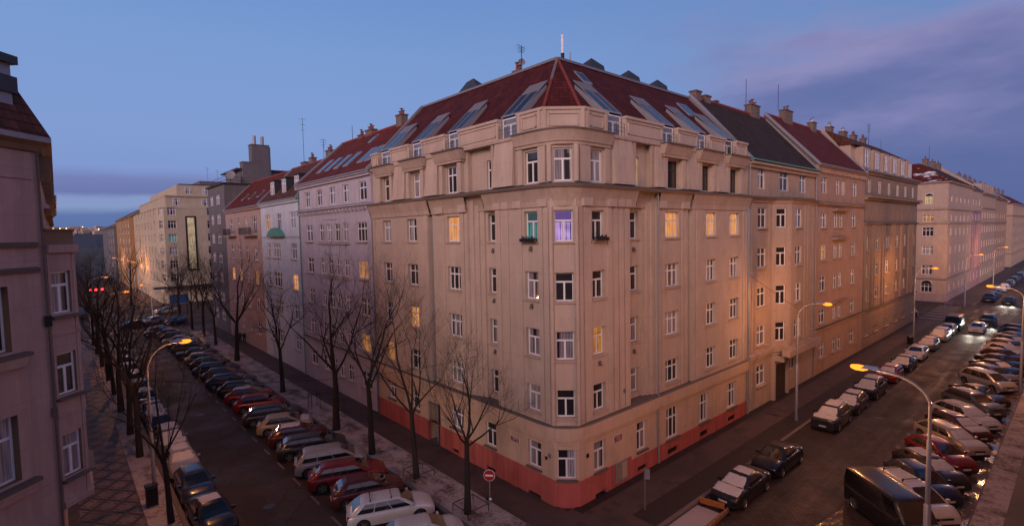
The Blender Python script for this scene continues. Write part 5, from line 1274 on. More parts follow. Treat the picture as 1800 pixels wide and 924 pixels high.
def car(kind, color, x, y, hd, label, group, snow='', lights=0, bars=0, rails=0, name='parked_car', cat='car', z=.01):
    if kind not in PROTO: PROTO[kind] = car_protos(kind)
    P = PROTO[kind]; L, W, H, belt, nose, xc, xwt, xrt, xrb, xf, xr, R_, h, zl_, lw, tw = P['dims']
    root = empty(name, (x, y, z), radians(hd), label, cat, group); pm = PAINT[color]; root.scale = (1.04, 1.03, 1.03)
    def part(nm, me, loc=(0, 0, 0), rz=0, mats=None, par=None): return inst(nm, me, par or root, loc, rz, mats)
    part('body', P['body'][0], mats={0: pm}); part('lower_trim', P['trim'][0])
    part('windscreen', P['windscreen'][0]); part('rear_window', P['rear_window'][0]); [part('side_window', me_) for me_ in P['sides']]
    for wx_ in (xf, xr):
        for s in (1, -1):
            wo = empty('wheel', (0, 0, 0)); wo.parent = root; wo.location = (wx_, s * (W / 2 - .105), 0); wo.rotation_euler = (0, 0, 0 if s > 0 else pi)
            inst('tyre', P['tyre'][0], wo); inst('rim', P['rim'][0], wo)
    for s in (1, -1):
        o = part('headlight', P['headlight'][0], (0, 0, 0), 0, {0: M['head_on']} if lights & 1 else None); o.location = (0, s * W * .46, 0); o.scale = (1, s, 1)
        o = part('taillight', P['taillight'][0], (0, 0, 0), 0, {0: M['red_on']} if lights & 2 else None); o.location = (0, s * W * .43, 0); o.scale = (1, s, 1)
        o = part('mirror', P['mirror'][0], (0, s * (W / 2 + .04), 0), 0, {0: pm})
    part('number_plate', P['number_plate'][0], (h + .02, 0, .40)); part('number_plate', P['number_plate'][0], (-h - .012, 0, .46 if kind != 'sedan' else .5))
    if snow:
        for ch in snow:
            if ch not in P['snow']: P['snow'][ch] = P['snowfn'](ch)
            part('snow_cover', P['snow'][ch])
    if bars: part('roof_bars', P['roof_bars'][0])
    if rails: part('roof_rails', P['roof_rails'][0])
    if lights & 1:
        for s in (1, -1):
            ld = bpy.data.lights.new('headlight_beam', 'SPOT'); ld.energy = 420; ld.spot_size = radians(62); ld.spot_blend = .8; ld.color = (1, .9, .74); ld.shadow_soft_size = .08
            lo_ = bpy.data.objects.new('headlight_beam', ld); COL.objects.link(lo_); lo_.parent = root; lo_.location = (h + .12, s * W * .36, zl_ + .06); lo_.rotation_euler = (radians(84), 0, radians(-90))
    return root
# --- right street, left kerb (noses towards the camera)
gA = 'cars parked along the left kerb of the right street'
RA = [('sedan', 'black', 31.0, 'rwh', 'dark sedan with snow on roof, windscreen and bonnet right behind the orange barriers'),
      ('sedan', 'navy', 36.6, '', 'snow free dark blue sedan, second behind the orange barriers'),
      ('suv', 'dark', 47.7, 'rwh', 'dark snow covered off-roader parked nearest the tall grey lamp post'),
      ('hatch', 'dark', 53.0, 'rwh', 'small dark car with a round snow cap between two snow covered off-roaders'),
      ('suv', 'black', 58.9, 'rwh', 'black snow covered off-roader just left of the nearest street lamp head'),
      ('hatch', 'red', 66.2, 'rwh', 'small red hatchback under snow in the left kerb row'),
      ('sedan', 'navy', 72.6, 'rwh', 'dark blue snow covered sedan behind the small red hatchback'),
      ('hatch', 'white', 79.2, 'rh', 'white hatchback with a clear windscreen in the left kerb row'),
      ('hatch', 'grey', 86.2, 'rwh', 'grey hatchback under snow between the white hatchback and the snowed-in people carrier'),
      ('mpv', 'silver', 94.2, 'rwh', 'people carrier fully blanketed in snow, lit by oncoming headlamps'),
      ('hatch', 'silver', 99.8, 'r', 'small silver car squeezed behind the snowed-in people carrier'),
      ('van', 'navy', 105.2, '', 'dark blue van at the far end of the left kerb row, by the crossing')]
for k, c, x, s, lb in RA: car(k, c, x, 13.95, 180 + random.uniform(-1, 1), lb, gA, s)
# --- right street, angled row (noses to the lower right)
gB = 'cars parked at an angle on the right of the cobbled street'
A = 230
def ang(xn, off=0): return (xn + 1.42 + off * .643, 6.55 + off * .766)
RB = [('van', 'black', 32.0, '', 0, 0, 'long black delivery van at the bottom right, nearest of the angled row', 'van'),
      ('mpv', 'white', 35.1, 'r', 1, 0, 'white people carrier with two roof bars beside the dark delivery van', 'car'),
      ('hatch', 'blue', 37.9, '', 0, 0, 'blue hatchback beside the white car with roof bars', 'car'),
      ('hatch', 'black', 40.4, 'rw', 0, 0, 'black hatchback with snow on roof and windscreen, left of the red car', 'car'),
      ('hatch', 'red', 43.7, '', 0, 0, 'bright red hatchback without snow beside the beige estate', 'car'),
      ('wagon', 'beige', 47.6, 'wh', 0, 1, 'pale beige estate car with snowy bonnet behind the lamp pole', 'car'),
      ('hatch', 'darkred', 50.9, 'wh', 0, 0, 'dark red hatchback with snowy windscreen between two estate cars', 'car'),
      ('wagon', 'white', 54.2, 'rwh', 0, 1, 'white estate car with roof rails under thin snow', 'car'),
      ('suv', 'grey', 58.5, '', 0, 0, 'dark grey off-roader with a broad bare bonnet', 'car'),
      ('sedan', 'navy', 62.0, 'r', 0, 0, 'navy saloon with snow only on its roof', 'car'),
      ('mpv', 'silver', 68.0, '', 0, 0, 'large silver people carrier seen side on in the angled row', 'car'),
      ('wagon', 'grey', 71.7, '', 0, 1, 'grey estate right behind the silver people carrier', 'car'),
      ('sedan', 'blue', 75.2, 'rw', 0, 0, 'blue saloon with snowy roof, third behind the silver people carrier', 'car'),
      ('sedan', 'black', 78.8, 'r', 0, 0, 'black saloon with snow on the roof, fourth behind the silver people carrier', 'car'),
      ('hatch', 'darkred', 82.3, '', 0, 0, 'dark red hatchback in the far half of the angled row', 'car'),
      ('hatch', 'white', 86.0, 'rw', 0, 0, 'white hatchback in the far half of the angled row', 'car'),
      ('wagon', 'gold', 89.6, '', 0, 0, 'gold estate car opposite the oncoming headlamps', 'car'),
      ('hatch', 'dark', 93.2, 'rw', 0, 0, 'dark hatchback with snow, fourth from the far end of the angled row', 'car'),
      ('sedan', 'silver', 96.8, 'r', 0, 0, 'silver saloon, third from the far end of the angled row', 'car'),
      ('hatch', 'blue', 100.4, 'r', 0, 0, 'blue hatchback, second from the far end of the angled row', 'car'),
      ('wagon', 'dark', 104.0, 'r', 0, 0, 'dark estate at the far end of the angled row', 'car')]
for k, c, xn, s, b, rl_, lb, ct in RB:
    x, y = ang(xn, .35 if k == 'van' else 0); car(k, c, x, y, A + random.uniform(-2, 2), lb, gB, s, 0, b, rl_, name='delivery_van' if k == 'van' else 'parked_car', cat=ct)
# --- moving cars
car('hatch', 'white', 104.1, 11.1, 181, 'white car with lit headlamps driving towards the camera, nearest of the three moving cars', 'oncoming cars with lit headlamps', '', 1, name='driving_car')
car('suv', 'navy', 113.0, 10.8, 180, 'dark off-roader with lit headlamps right behind the white oncoming car', 'oncoming cars with lit headlamps', '', 1, name='driving_car')
car('hatch', 'navy', 143.9, 10.7, 180, 'dark car with lit headlamps just beyond the far zebra crossing', 'oncoming cars with lit headlamps', '', 1, name='driving_car')
# --- beyond the crossing
gC = 'cars parked beyond the zebra crossing'
far = [('suv', 'blue', 147.5, '', 'blue off-roader, first parked car beyond the zebra crossing'), ('hatch', 'dark', 153.5, 'r', 'dark hatchback, second parked car beyond the zebra crossing'), ('hatch', 'grey', 159.5, 'r', 'grey hatchback, third parked car beyond the zebra crossing'),
       ('hatch', 'white', 170, 'rwh', 'white snowy car beyond the zebra crossing under the lamp glow'), ('sedan', 'white', 176, 'rwh', 'second white snowy car beyond the zebra crossing')]
for k, c, x, s, lb in far: car(k, c, x, 14.0, 180, lb, gC, s)
for i, x in enumerate(range(183, 262, 6)): car(['hatch', 'sedan', 'suv'][i % 3], ['dark', 'silver', 'navy', 'grey', 'darkred'][i % 5], x, 14.0, 180, 'small parked car in the distant line at the far right end of the street', gC, 'r' if i % 2 else '')
car('suv', 'navy', 113.8, 22.4, 95, 'dark blue car parked around the corner in the cross street', None, '')
car('wagon', 'black', 122, 27.5, 90, 'black estate parked in the cross street by the far arched window', None, 'r')
# --- left street, angled row beside the trees
gD = 'cars parked at an angle beside the tree row of the left street'
def lrow(y): return (13.75, y + .15)
LR = [('hatch', 'white', 22.9, '', 0, 'white hatchback at the bottom edge, nearest of the left street row'), ('wagon', 'white', 26.5, '', 1, 'white estate with two roof bars, second in the left street row'),
      ('hatch', 'darkred', 29.5, '', 0, 'dark red hatchback right behind the white estate'), ('wagon', 'red', 32.4, '', 0, 'red estate between the dark red hatchback and the silver people carrier'), ('mpv', 'silver', 35.2, '', 0, 'silver people carrier with dark glass roof in the left street row'),
      ('wagon', 'dark', 38.8, '', 0, 'dark estate right behind the silver people carrier'), ('hatch', 'darkred', 41.7, 'r', 0, 'dark red hatchback with a snowy roof'), ('hatch', 'gold', 44.9, 'h', 0, 'gold hatchback catching lamp light, with snow on its bonnet'),
      ('wagon', 'dark', 48.1, '', 0, 'dark estate right behind the gold hatchback'), ('hatch', 'red', 52.4, '', 0, 'bright red hatchback nearer the camera of the bright red pair'), ('hatch', 'red', 55.7, 'r', 0, 'bright red hatchback with snowy roof, farther of the bright red pair'),
      ('hatch', 'black', 58.9, '', 0, 'black hatchback just beyond the bright red pair'), ('wagon', 'blue', 62.9, '', 0, 'blue estate, second beyond the bright red pair'), ('hatch', 'dark', 66.4, '', 0, 'dark hatchback between two blue cars'), ('wagon', 'blue', 69.9, '', 0, 'blue estate, farther of the two blue estates'),
      ('hatch', 'black', 73.6, '', 0, 'black hatchback just before the snowy roofed car'), ('hatch', 'grey', 77.3, 'r', 0, 'hatchback with white snow roof and a lamp reflection on its side'), ('sedan', 'navy', 81.6, '', 0, 'navy saloon beyond the snowy roofed hatchback'),
      ('suv', 'dark', 86.0, 'r', 0, 'boxy dark off-roader with snow roof under the left lamp head'), ('hatch', 'dark', 90.0, 'r', 0, 'dark hatchback, second beyond the boxy off-roader'), ('sedan', 'silver', 94, 'r', 0, 'silver saloon near the far end of the left street row'), ('hatch', 'navy', 98, '', 0, 'navy hatchback near the far end of the left street row'), ('hatch', 'grey', 102, 'r', 0, 'last grey hatchback of the left street row')]
for k, c, y, s, b, lb in LR:
    x_, y_ = lrow(y); car(k, c, x_, y_, -20 + random.uniform(-2, 2), lb, gD, s, 0, b)
# --- left street, parallel row
gE = 'cars parked along the left kerb of the left street'
LP = [('sedan', 'navy', 33.3, 'r', 'dark saloon with a white snow roof at the bottom left'), ('hatch', 'blue', 38.2, '', 'dark blue hatchback behind the snowy roofed saloon, lamp reflected in it'), ('hatch', 'silver', 42.9, 'rw', 'snowy hatchback just past the small electricity cabinet'),
      ('suv', 'grey', 47.8, 'rwh', 'off-roader under a large cap of snow, left of the lamp pole'), ('hatch', 'navy', 52.4, 'rb', 'navy hatchback with snow, fifth along the left kerb'), ('sedan', 'dark', 57.3, 'rwh', 'dark saloon with snow, sixth along the left kerb'),
      ('hatch', 'blue', 62, 'r', 'blue hatchback with snow, seventh along the left kerb'), ('hatch', 'dark', 66.8, 'r', 'dark hatchback, eighth along the left kerb'), ('wagon', 'grey', 71.8, 'r', 'grey estate, ninth along the left kerb'), ('hatch', 'navy', 77, 'r', 'navy hatchback, tenth along the left kerb'),
      ('sedan', 'dark', 82.2, '', 'dark saloon, eleventh along the left kerb'), ('hatch', 'silver', 88, 'r', 'silver hatchback, twelfth along the left kerb')]
for k, c, y, s, lb in LP: car(k, c, 5.85, y, -90 + random.uniform(-2, 2), lb, gE, s)
# crossing traffic (stands for the blurred passing cars)
car('hatch', 'dark', 3.0, 141, 180, 'dark car with red tail lamps crossing at the far left junction', None, '', 2, name='driving_car')
car('sedan', 'silver', 17.5, 136.5, 188, 'silver car with lit headlamps crossing at the far left junction', None, '', 1, name='driving_car')
for k, (x, y, c) in enumerate(((9.5, 118, 'dark'), (13, 121, 'silver'), (16.5, 117.5, 'navy'), (12, 106.5, 'dark'))): car('hatch', c, x, y, 200 + 10 * k, ['dark car waiting at the left junction', 'silver car in the cluster at the left junction', 'navy car nearest the trees at the left junction', 'dark car turning out of the left street'][k], None, 'r' if k % 2 else '')
# ============================================================ TREES
BARK = simple('bark', (.028, .022, .02), .95, 0, .4, 8, .01)
def tree_mesh(seed, H, spread, trunk_h, r0, lean=(0, 0), dens=1.0, upright=.5):
    rnd = random.Random(seed); T = MB(); C = MB()
    def seg(mb, pts, rads, n): mb.tube(pts, rads, BARK, n, cap=False)
    top = Vector((lean[0], lean[1], trunk_h)); pts = [Vector((0, 0, 0)), Vector((lean[0] * .3, lean[1] * .3, trunk_h * .35)), Vector((lean[0] * .7 + rnd.uniform(-.08, .08), lean[1] * .7, trunk_h * .7)), top]
    seg(T, pts, [r0 * 1.35, r0 * 1.05, r0 * .92, r0 * .8], 9)
    def grow(p, d, L, r, depth):
        n = 4; cur = p; dirv = d.normalized(); ps = [p]; rs = [r]
        for k in range(n):
            dirv = (dirv + Vector((rnd.uniform(-1, 1), rnd.uniform(-1, 1), rnd.uniform(-.5, .9) * .6)) * .2 + Vector((0, 0, .08 * upright))).normalized()
            cur = cur + dirv * L / n; ps.append(cur); rs.append(max(.004, r * (1 - .5 * (k + 1) / n)))
        seg(T if depth < 1 else C, ps, rs, 7 if depth < 1 else (5 if depth < 2 else 3))
        if depth >= 4 or r < .004: return
        nb = {0: rnd.randint(4, 5), 1: rnd.randint(4, 5), 2: rnd.randint(5, 6), 3: rnd.randint(4, 5)}[depth]
        nb = max(2, int(nb * dens + .5))
        for b in range(nb):
            t = rnd.uniform(.22, 1) if b < nb - 1 else 1.0; i = min(n - 1, int(t * n)); f = t * n - i; q = ps[i].lerp(ps[i + 1], f) if i < n else ps[-1]; rr_ = rs[i] * .55
            dd = (ps[i + 1] - ps[i]).normalized(); a = dd.orthogonal().normalized(); an = rnd.uniform(0, 2 * pi); a = (a * cos(an) + dd.cross(a) * sin(an))
            sp = rnd.uniform(.35, .95) if b < nb - 1 else .15
            nd = (dd * (1 - sp * .4) + a * sp + Vector((0, 0, .18 * upright))).normalized()
            if nd.z < -.25: nd.z *= -.3
            grow(q, nd, L * rnd.uniform(.48, .72), max(.005, rr_), depth + 1)
    nm = rnd.randint(3, 4); Lm = (H - trunk_h) * .52
    for k in range(nm):
        an = 2 * pi * k / nm + rnd.uniform(-.4, .4); tilt = rnd.uniform(.6, 1.25) * spread
        grow(top - Vector((0, 0, trunk_h * .12 * k / nm)), Vector((cos(an) * tilt, sin(an) * tilt, 1)), Lm * rnd.uniform(.85, 1.15), r0 * .40, 0)
    grow(top, Vector((rnd.uniform(-.1, .1), rnd.uniform(-.1, .1), 1)), Lm * 1.15, r0 * .55, 0)
    a = T.build('trunk', smooth=60); b = C.build('crown'); r = (a.data, b.data); bpy.data.objects.remove(a); bpy.data.objects.remove(b)
    return r
TM = [tree_mesh(11, 9.6, .85, 4.3, .17, (.1, .05), .85), tree_mesh(5, 12.6, .6, 4.6, .17, (-.1, .2), .85), tree_mesh(8, 13.2, .55, 5.2, .2, (.15, 0), .85),
      tree_mesh(21, 15.0, .75, 5.0, .25, (0, .2), .82), tree_mesh(33, 13.0, .7, 4.6, .2, (.3, 0), .85)]
def tree(i, x, y, label, group, rz=0, sc=1.0):
    o = empty('bare_tree', (x, y, .12), rz, label, 'tree', group); o.scale = (sc, sc, sc)
    inst('trunk', TM[i][0], o); inst('crown', TM[i][1], o)
gT = 'bare trees on the snowy verge of the left street'
tr = [(0, 17.2, 23.8, 0, 1, 'smallest bare tree, nearest to the no entry sign'), (1, 17.3, 29.7, 1, 1, 'slim bare tree second from the no entry sign'), (2, 16.9, 35.4, 2, 1, 'bare tree third from the no entry sign, behind the silver people carrier'),
      (3, 16.9, 42.0, 3, 1, 'broad many branched bare tree in front of the lilac building'), (4, 17.1, 56.4, 4, 1, 'bare tree in front of the pale blue building'), (3, 17.2, 75.3, 5, 1.05, 'tall dark bare tree in front of the dusty pink building'),
      (1, 17.5, 89, 2, 1, 'bare tree beside the two dark figures'), (2, 17.6, 98.3, .4, 1, 'bare tree in front of the grey concrete block'), (4, 17.5, 107.5, 1.4, 1, 'last bare tree before the left junction')]
for i, x, y, rz, sc, lb in tr: tree(i, x, y, lb, gT, rz, sc)
gU = 'bare trees along the left kerb of the left street'
tl = [(1, 4.1, 34.9, .6, .85, 'thin bare tree at the bottom left beside the snowy roofed saloon'), (2, 3.85, 47.3, 2.2, .95, 'leaning dark bare tree, second along the left kerb'), (4, 3.8, 53.4, 1.2, 1, 'dark bare tree, third along the left kerb'), (3, 3.75, 61.2, 0, .9, 'dark bare tree, fourth along the left kerb'),
      (1, 3.7, 68.5, 1.7, 1.0, 'dark bare tree, fifth along the left kerb'), (2, 3.7, 76, 3, 1.0, 'dark bare tree, sixth along the left kerb'), (4, 3.6, 85, 4, 1.0, 'dark bare tree, seventh along the left kerb'), (3, 3.6, 95, 5, 1.0, 'dark bare tree, eighth along the left kerb'), (1, 3.5, 104, 2.6, 1.0, 'last dark bare tree along the left kerb')]
for i, x, y, rz, sc, lb in tl: tree(i, x, y, lb, gU, rz, sc)
gV = 'bare trees beyond the left junction'
for k, (x, y) in enumerate(((18, 124), (19.5, 133), (24, 139), (29, 143), (34, 137), (27, 128), (5, 160), (3, 172), (13, 158), (2, 190), (6, 205), (-6, 178), (-12, 200), (-2, 225), (8, 235), (-14, 240), (40, 146))):
    tree([3, 2, 4, 1][k % 4], x, y, 'bare tree in the dark group beyond the left junction', gV, k * 1.3, .95 + .06 * (k % 3))

# ============================================================ STREET LAMPS
def lamp(x, y, dx, dy, h, hr, label, group, power=2600, big=1.0, on=True, light=True):
    o = empty('street_lamp', (x, y, 0), 0, label, 'street lamp', group); d = Vector((dx, dy, 0)); L_ = d.length; d.normalize(); g = M['galv']; b = Vector((x, y, 0))
    mb_part('pole', o, lambda mb: (mb.tube([b, b + Vector((0, 0, h * .5)), b + Vector((0, 0, h * .505))], [.13 * big, .12 * big, .085 * big], g, 12), mb.tube([b + Vector((0, 0, h * .505)), b + Vector((0, 0, h * .76)), b + Vector((0, 0, h * .765)), b + Vector((0, 0, h * .9))], [.085 * big, .08 * big, .062 * big, .058 * big], g, 12), mb.tube([b, b + Vector((0, 0, .5))], .17 * big, g, 12)), smooth=40)
    pts = [b + Vector((0, 0, h * .9))]
    for k in range(1, 9):
        a = pi / 2 * k / 8; pts.append(b + d * (L_ * .75) * (1 - cos(a)) + Vector((0, 0, h * .9 + (hr - h * .9) * sin(a))))
    pts.append(b + d * L_ * .92 + Vector((0, 0, hr + .03)))
    mb_part('arm', o, lambda mb: mb.tube(pts, .05 * big, g, 10), smooth=60)
    hp = b + d * L_ + Vector((0, 0, hr)); s = d.cross(Vector((0, 0, 1)))
    hp0 = hp; hp = hp - d * .30
    def hd(mb):
        q = []
        for z, k in ((.0, 1), (.14, .6)):
            q += [hp - d * .38 * k - s * .15 * k + Vector((0, 0, z)), hp - d * .38 * k + s * .15 * k + Vector((0, 0, z)), hp + d * .38 * k + s * .15 * k + Vector((0, 0, z)), hp + d * .38 * k - s * .15 * k + Vector((0, 0, z))]
        mb.hexa(q, g)
    hdo = mb_part('lamp_head', o, hd); hp = hp0 + d * .16
    mb = MB(); n = 14; rings = []
    for zz, k in ((.11, .35), (.08, .8), (.02, 1), (-.07, .9), (-.13, .5)): rings.append([hp + d * .36 * k * cos(2 * pi * j / n) + s * .15 * k * sin(2 * pi * j / n) + Vector((0, 0, zz)) for j in range(n)])
    for r0_, r1_ in zip(rings, rings[1:]):
        for j in range(n): mb.face([r0_[j], r0_[(j + 1) % n], r1_[(j + 1) % n], r1_[j]], M['bulb'])
    mb.face(rings[-1], M['bulb']); mb.face(rings[0], M['bulb']); bo = mb.build('lit_lens', hdo, origin=o.location, smooth=60); bo.location = (0, 0, 0)
    if light:
        ld = bpy.data.lights.new('lamp_light', 'POINT'); ld.energy = power; ld.color = (1, .38, .12); ld.shadow_soft_size = .15
        lo = bpy.data.objects.new('lamp_light', ld); COL.objects.link(lo); lo.parent = o; lo.location = hp + Vector((0, 0, -.3)) - b
    return o
gL = 'lit street lamps along the right street'
lamp(26.0, 4.1, .12, 2.35, 10.2, 10.3, 'nearest street lamp, its grey pole rising from the bottom right over the parked cars', gL, 1500, 1.05)
lamp(46.3, 16.2, 0, -2.05, 9.9, 10.25, 'street lamp on the left pavement before the polygonal bay', gL, 1150, .9)
lamp(69.0, 4.1, 0, 2.2, 10.2, 10.3, 'street lamp head glowing above the far parked cars, its pole hidden past the right edge', gL, 2000)
lamp(90.1, 16.3, 0, -2.0, 9.9, 10.5, 'street lamp beside the ribbed brown grey building', gL, 1900, .9)
lamp(134.0, 16.3, 0, -2.0, 9.9, 10.5, 'street lamp beyond the cross street, third along the left pavement', gL, 2000)
lamp(178.0, 16.3, 0, -2.0, 9.9, 10.5, 'farthest street lamp at the right edge of the picture', gL, 2000)
gM = 'lit street lamps along the left street'
lamp(3.75, 38.4, 1.9, 0, 9.3, 9.95, 'street lamp on a curved arm over the cars at the left', gM, 1100, .85)
lamp(3.7, 80.6, 2.3, 0, 9.3, 10, 'second street lamp among the trees of the left street', gM, 1100, .85)
lamp(3.7, 116, 2.3, 0, 9.3, 10, 'third street lamp among the trees, near the red traffic signals', gM, 1100, .85)
for k, (x, y) in enumerate(((16.6, 184), (16.4, 198), (16.2, 213.6), (15.5, 239))): lamp(x + 1.2, y, -1.2, 0, 9.6, 10, ['nearest', 'second', 'third', 'farthest'][k] + ' of the four lamps in line by the far brown building', gM, 1500, .8, light=(k != 2))
lamp(14, 128, -1.4, 0, 7, 7.3, 'low street lamp by the billboard at the left junction', gM, 500, .8)
# ============================================================ SIGNS AND FURNITURE
o = empty('no_entry_sign', (18.14, 22.85, .12), 0, 'round red no entry sign with white bar on a thin post by the smallest tree', 'road sign')
def disc(mb, c, r, nrm, m, th=.02, n=28):
    nrm = Vector(nrm).normalized(); a = nrm.cross(Vector((0, 0, 1))).normalized(); b = a.cross(nrm); c = Vector(c)
    f = [c + nrm * th / 2 + (a * cos(2 * pi * k / n) + b * sin(2 * pi * k / n)) * r for k in range(n)]; g_ = [p - nrm * th for p in f]
    mb.face(f, m); mb.face(g_[::-1], m)
    for k in range(n): mb.face([f[k], f[(k + 1) % n], g_[(k + 1) % n], g_[k]], m)
nn = Vector((-.75, -.66, 0)).normalized(); ss = nn.cross(Vector((0, 0, 1)))
mb_part('post', o, lambda mb: mb.tube([(18.14, 22.85, .12), (18.14, 22.85, 2.8)], .03, M['galv'], 8))
c0 = Vector((18.14, 22.85, 2.45)) + nn * .06
def face_(mb): disc(mb, c0, .34, nn, M['sign_white'], .02); disc(mb, c0 + nn * .006, .315, nn, M['sign_red'], .018)
pl_ = mb_part('sign_plate', o, face_)
def bar_(mb):
    q = c0 + nn * .018
    mb.hexa([q - ss * .23 - Vector((0, 0, .055)), q + ss * .23 - Vector((0, 0, .055)), q + ss * .23 - Vector((0, 0, .055)) + nn * .004, q - ss * .23 - Vector((0, 0, .055)) + nn * .004, q - ss * .23 + Vector((0, 0, .055)), q + ss * .23 + Vector((0, 0, .055)), q + ss * .23 + Vector((0, 0, .055)) + nn * .004, q - ss * .23 + Vector((0, 0, .055)) + nn * .004], M['sign_white'])
mb_part('white_bar', o, bar_)
def sub_(mb):
    q = Vector((18.14, 22.85, 1.05)) + nn * .05
    mb.hexa([q - ss * .14 - Vector((0, 0, .1)), q + ss * .22 - Vector((0, 0, .1)), q + ss * .22 - Vector((0, 0, .1)) + nn * .02, q - ss * .14 - Vector((0, 0, .1)) + nn * .02, q - ss * .14 + Vector((0, 0, .1)), q + ss * .22 + Vector((0, 0, .1)), q + ss * .22 + Vector((0, 0, .1)) + nn * .02, q - ss * .14 + Vector((0, 0, .1)) + nn * .02], M['iron'])
    q = q + nn * .022 - ss * .03
    mb.hexa([q - ss * .09 - Vector((0, 0, .07)), q + ss * .07 - Vector((0, 0, .07)), q + ss * .07 - Vector((0, 0, .07)) + nn * .004, q - ss * .09 - Vector((0, 0, .07)) + nn * .004, q - ss * .09 + Vector((0, 0, .07)), q + ss * .07 + Vector((0, 0, .07)), q + ss * .07 + Vector((0, 0, .07)) + nn * .004, q - ss * .09 + Vector((0, 0, .07)) + nn * .004], M['sign_white'])
mb_part('small_plate', o, sub_)
# sign seen from behind at the right
o = empty('road_sign', (25.0, 16.9, .12), 0, 'narrow grey road sign post by the right kerb, plates seen edge on', 'road sign')
mb_part('post', o, lambda mb: mb.tube([(25.0, 16.9, .12), (25.0, 16.9, 2.7)], .03, M['galv'], 8))
mb_part('sign_plate', o, lambda mb: (mb.box((25.12, 16.84, 1.95), .03, .34, .6, M['zinc'], .72),))
# house number and street name plates: relief lettering too small to read in the photograph, marked as rows of strokes
def plate(F, u0, u1, z0, z1, label, d=.0, strokes=True):
    c = F.p((u0 + u1) / 2, d, z0); o = empty('street_name_plate', c, 0, label, 'sign')
    mb = MB(); fbox(mb, F, u0, u1, d + .005, d + .03, z0, z1, M['sign_white']); fbox(mb, F, u0 + .02, u1 - .02, d + .03, d + .036, z0 + .02, z1 - .02, M['dkred']); mb.build('plate', o)
    mb = MB(); rnd = random.Random(int(u0 * 10)); H_ = z1 - z0
    for row, (a, b) in enumerate(((.58, .82), (.2, .42))):
        u = u0 + .08
        while u < u1 - .14:
            w_ = rnd.uniform(.03, .06)
            if rnd.random() < .86: fbox(mb, F, u, u + .014, d + .036, d + .04, z0 + H_ * a, z0 + H_ * b, M['sign_white']); fbox(mb, F, u + .016, u + w_, d + .036, d + .04, z0 + H_ * (a + (b - a) * rnd.choice([0, .4, .8])), z0 + H_ * (a + (b - a) * rnd.choice([.2, .6, 1.0])) + .012, M['sign_white'])
            u += w_ + .025
    mb.build('lettering', o)
plate(FR, 25.85, 26.7, 3.0, 3.45, 'dark red street name plate on the right wall of the corner building', .0)
plate(FL, 23.9, 24.7, 3.0, 3.35, 'dark red street name plate on the left wall of the corner building, behind twigs', .0)
mb_part('utility_panel', B, lambda mb: (fbox(mb, FR, 25.95, 27.2, .06, .12, .35, 1.62, M['zinc']), fbox(mb, FR, 26.05, 26.5, .12, .14, .5, 1.5, M['nb3']), fbox(mb, FR, 26.6, 27.1, .12, .14, .5, 1.5, M['nb1'])))
mb_part('house_number_plate', B, lambda mb: (fbox(mb, FL, 21.1, 21.35, .005, .03, 2.95, 3.2, M['zincpale']), fbox(mb, FL, 21.4, 21.6, .005, .03, 2.75, 2.95, M['iron']), fbox(mb, FR, 23.2, 23.42, .005, .03, 2.85, 3.1, M['iron'])))
# cabinet by the left lamp
o = empty('electricity_cabinet', (3.55, 38.0, .12), 0, 'small dark electricity cabinet at the foot of the left curved lamp', 'cabinet')
mb_part('cabinet_body', o, lambda mb: mb.box((3.55, 38.0, .12), .62, .4, 1.25, M['slate'])); mb_part('cabinet_roof', o, lambda mb: mb.box((3.55, 38.0, 1.372), .7, .48, .07, M['iron'], 0, .9)); mb_part('door', o, lambda mb: mb.box((3.55, 37.79, .25), .5, .03, 1.0, M['iron']))
# litter bin
o = empty('litter_bin', (87.5, 16.2, .12), 0, 'dark litter bin beside the ribbed building lamp post', 'litter bin')
mb_part('bin_body', o, lambda mb: mb.tube([(87.5, 16.2, .12), (87.5, 16.2, 1.1)], [.32, .38], M['iron'], 12)); mb_part('lid', o, lambda mb: mb.tube([(87.5, 16.2, 1.1), (87.5, 16.2, 1.25)], [.4, .2], M['slate'], 12))
# orange barriers round the dug-up kerb
def barrier(x0, y0, x1, y1, h, label, stripes):
    o = empty('roadwork_barrier', (x0, y0, 0), 0, label, 'barrier', 'orange roadwork barriers'); a, b = Vector((x0, y0, 0)), Vector((x1, y1, 0)); d = (b - a); L_ = d.length; d.normalize(); s = Vector((-d.y, d.x, 0)) * .05
    def pln(mb, t0, t1, z0, z1, m, k=1.0, sh=0):
        p, q = a + d * t0, a + d * t1; s_ = s * k; v = d * sh
        mb.hexa([p - s_ + Vector((0, 0, z0)), q - s_ + Vector((0, 0, z0)), q + s_ + Vector((0, 0, z0)), p + s_ + Vector((0, 0, z0)), p - s_ + v + Vector((0, 0, z1)), q - s_ + v + Vector((0, 0, z1)), q + s_ + v + Vector((0, 0, z1)), p + s_ + v + Vector((0, 0, z1))], m)
    mb_part('board', o, lambda mb: pln(mb, 0, L_, .12, h, M['barrier_orange']))
    mb_part('foot', o, lambda mb: [pln(mb, t, t + .12, .01, .13, M['iron'], 4) for t in (.1, L_ - .3)])
    if stripes: mb_part('stripe', o, lambda mb: [pln(mb, .12 + k * .5, .38 + k * .5, .13, h + .004, M['barrier_dark'], 1.15, -.12) for k in range(int(L_ / .5))])
barrier(28.1, 15.1, 28.4, 13.75, .45, 'plain orange barrier board across the dug-up kerb in front of the snowy sedan', False)
barrier(28.3, 13.5, 25.2, 13.35, .36, 'striped orange barrier board along the road side of the dug-up kerb', True)
mb = MB(); mb.hexa([(24.55, 13.7, 0), (28.0, 13.8, 0), (27.9, 15.2, 0), (24.5, 15.2, 0), (24.65, 13.75, .03), (27.95, 13.85, .03), (27.85, 15.15, .04), (24.6, 15.15, .04)], M['snowpatch'])
tag(mb.build('snow_patch'), kind='structure')
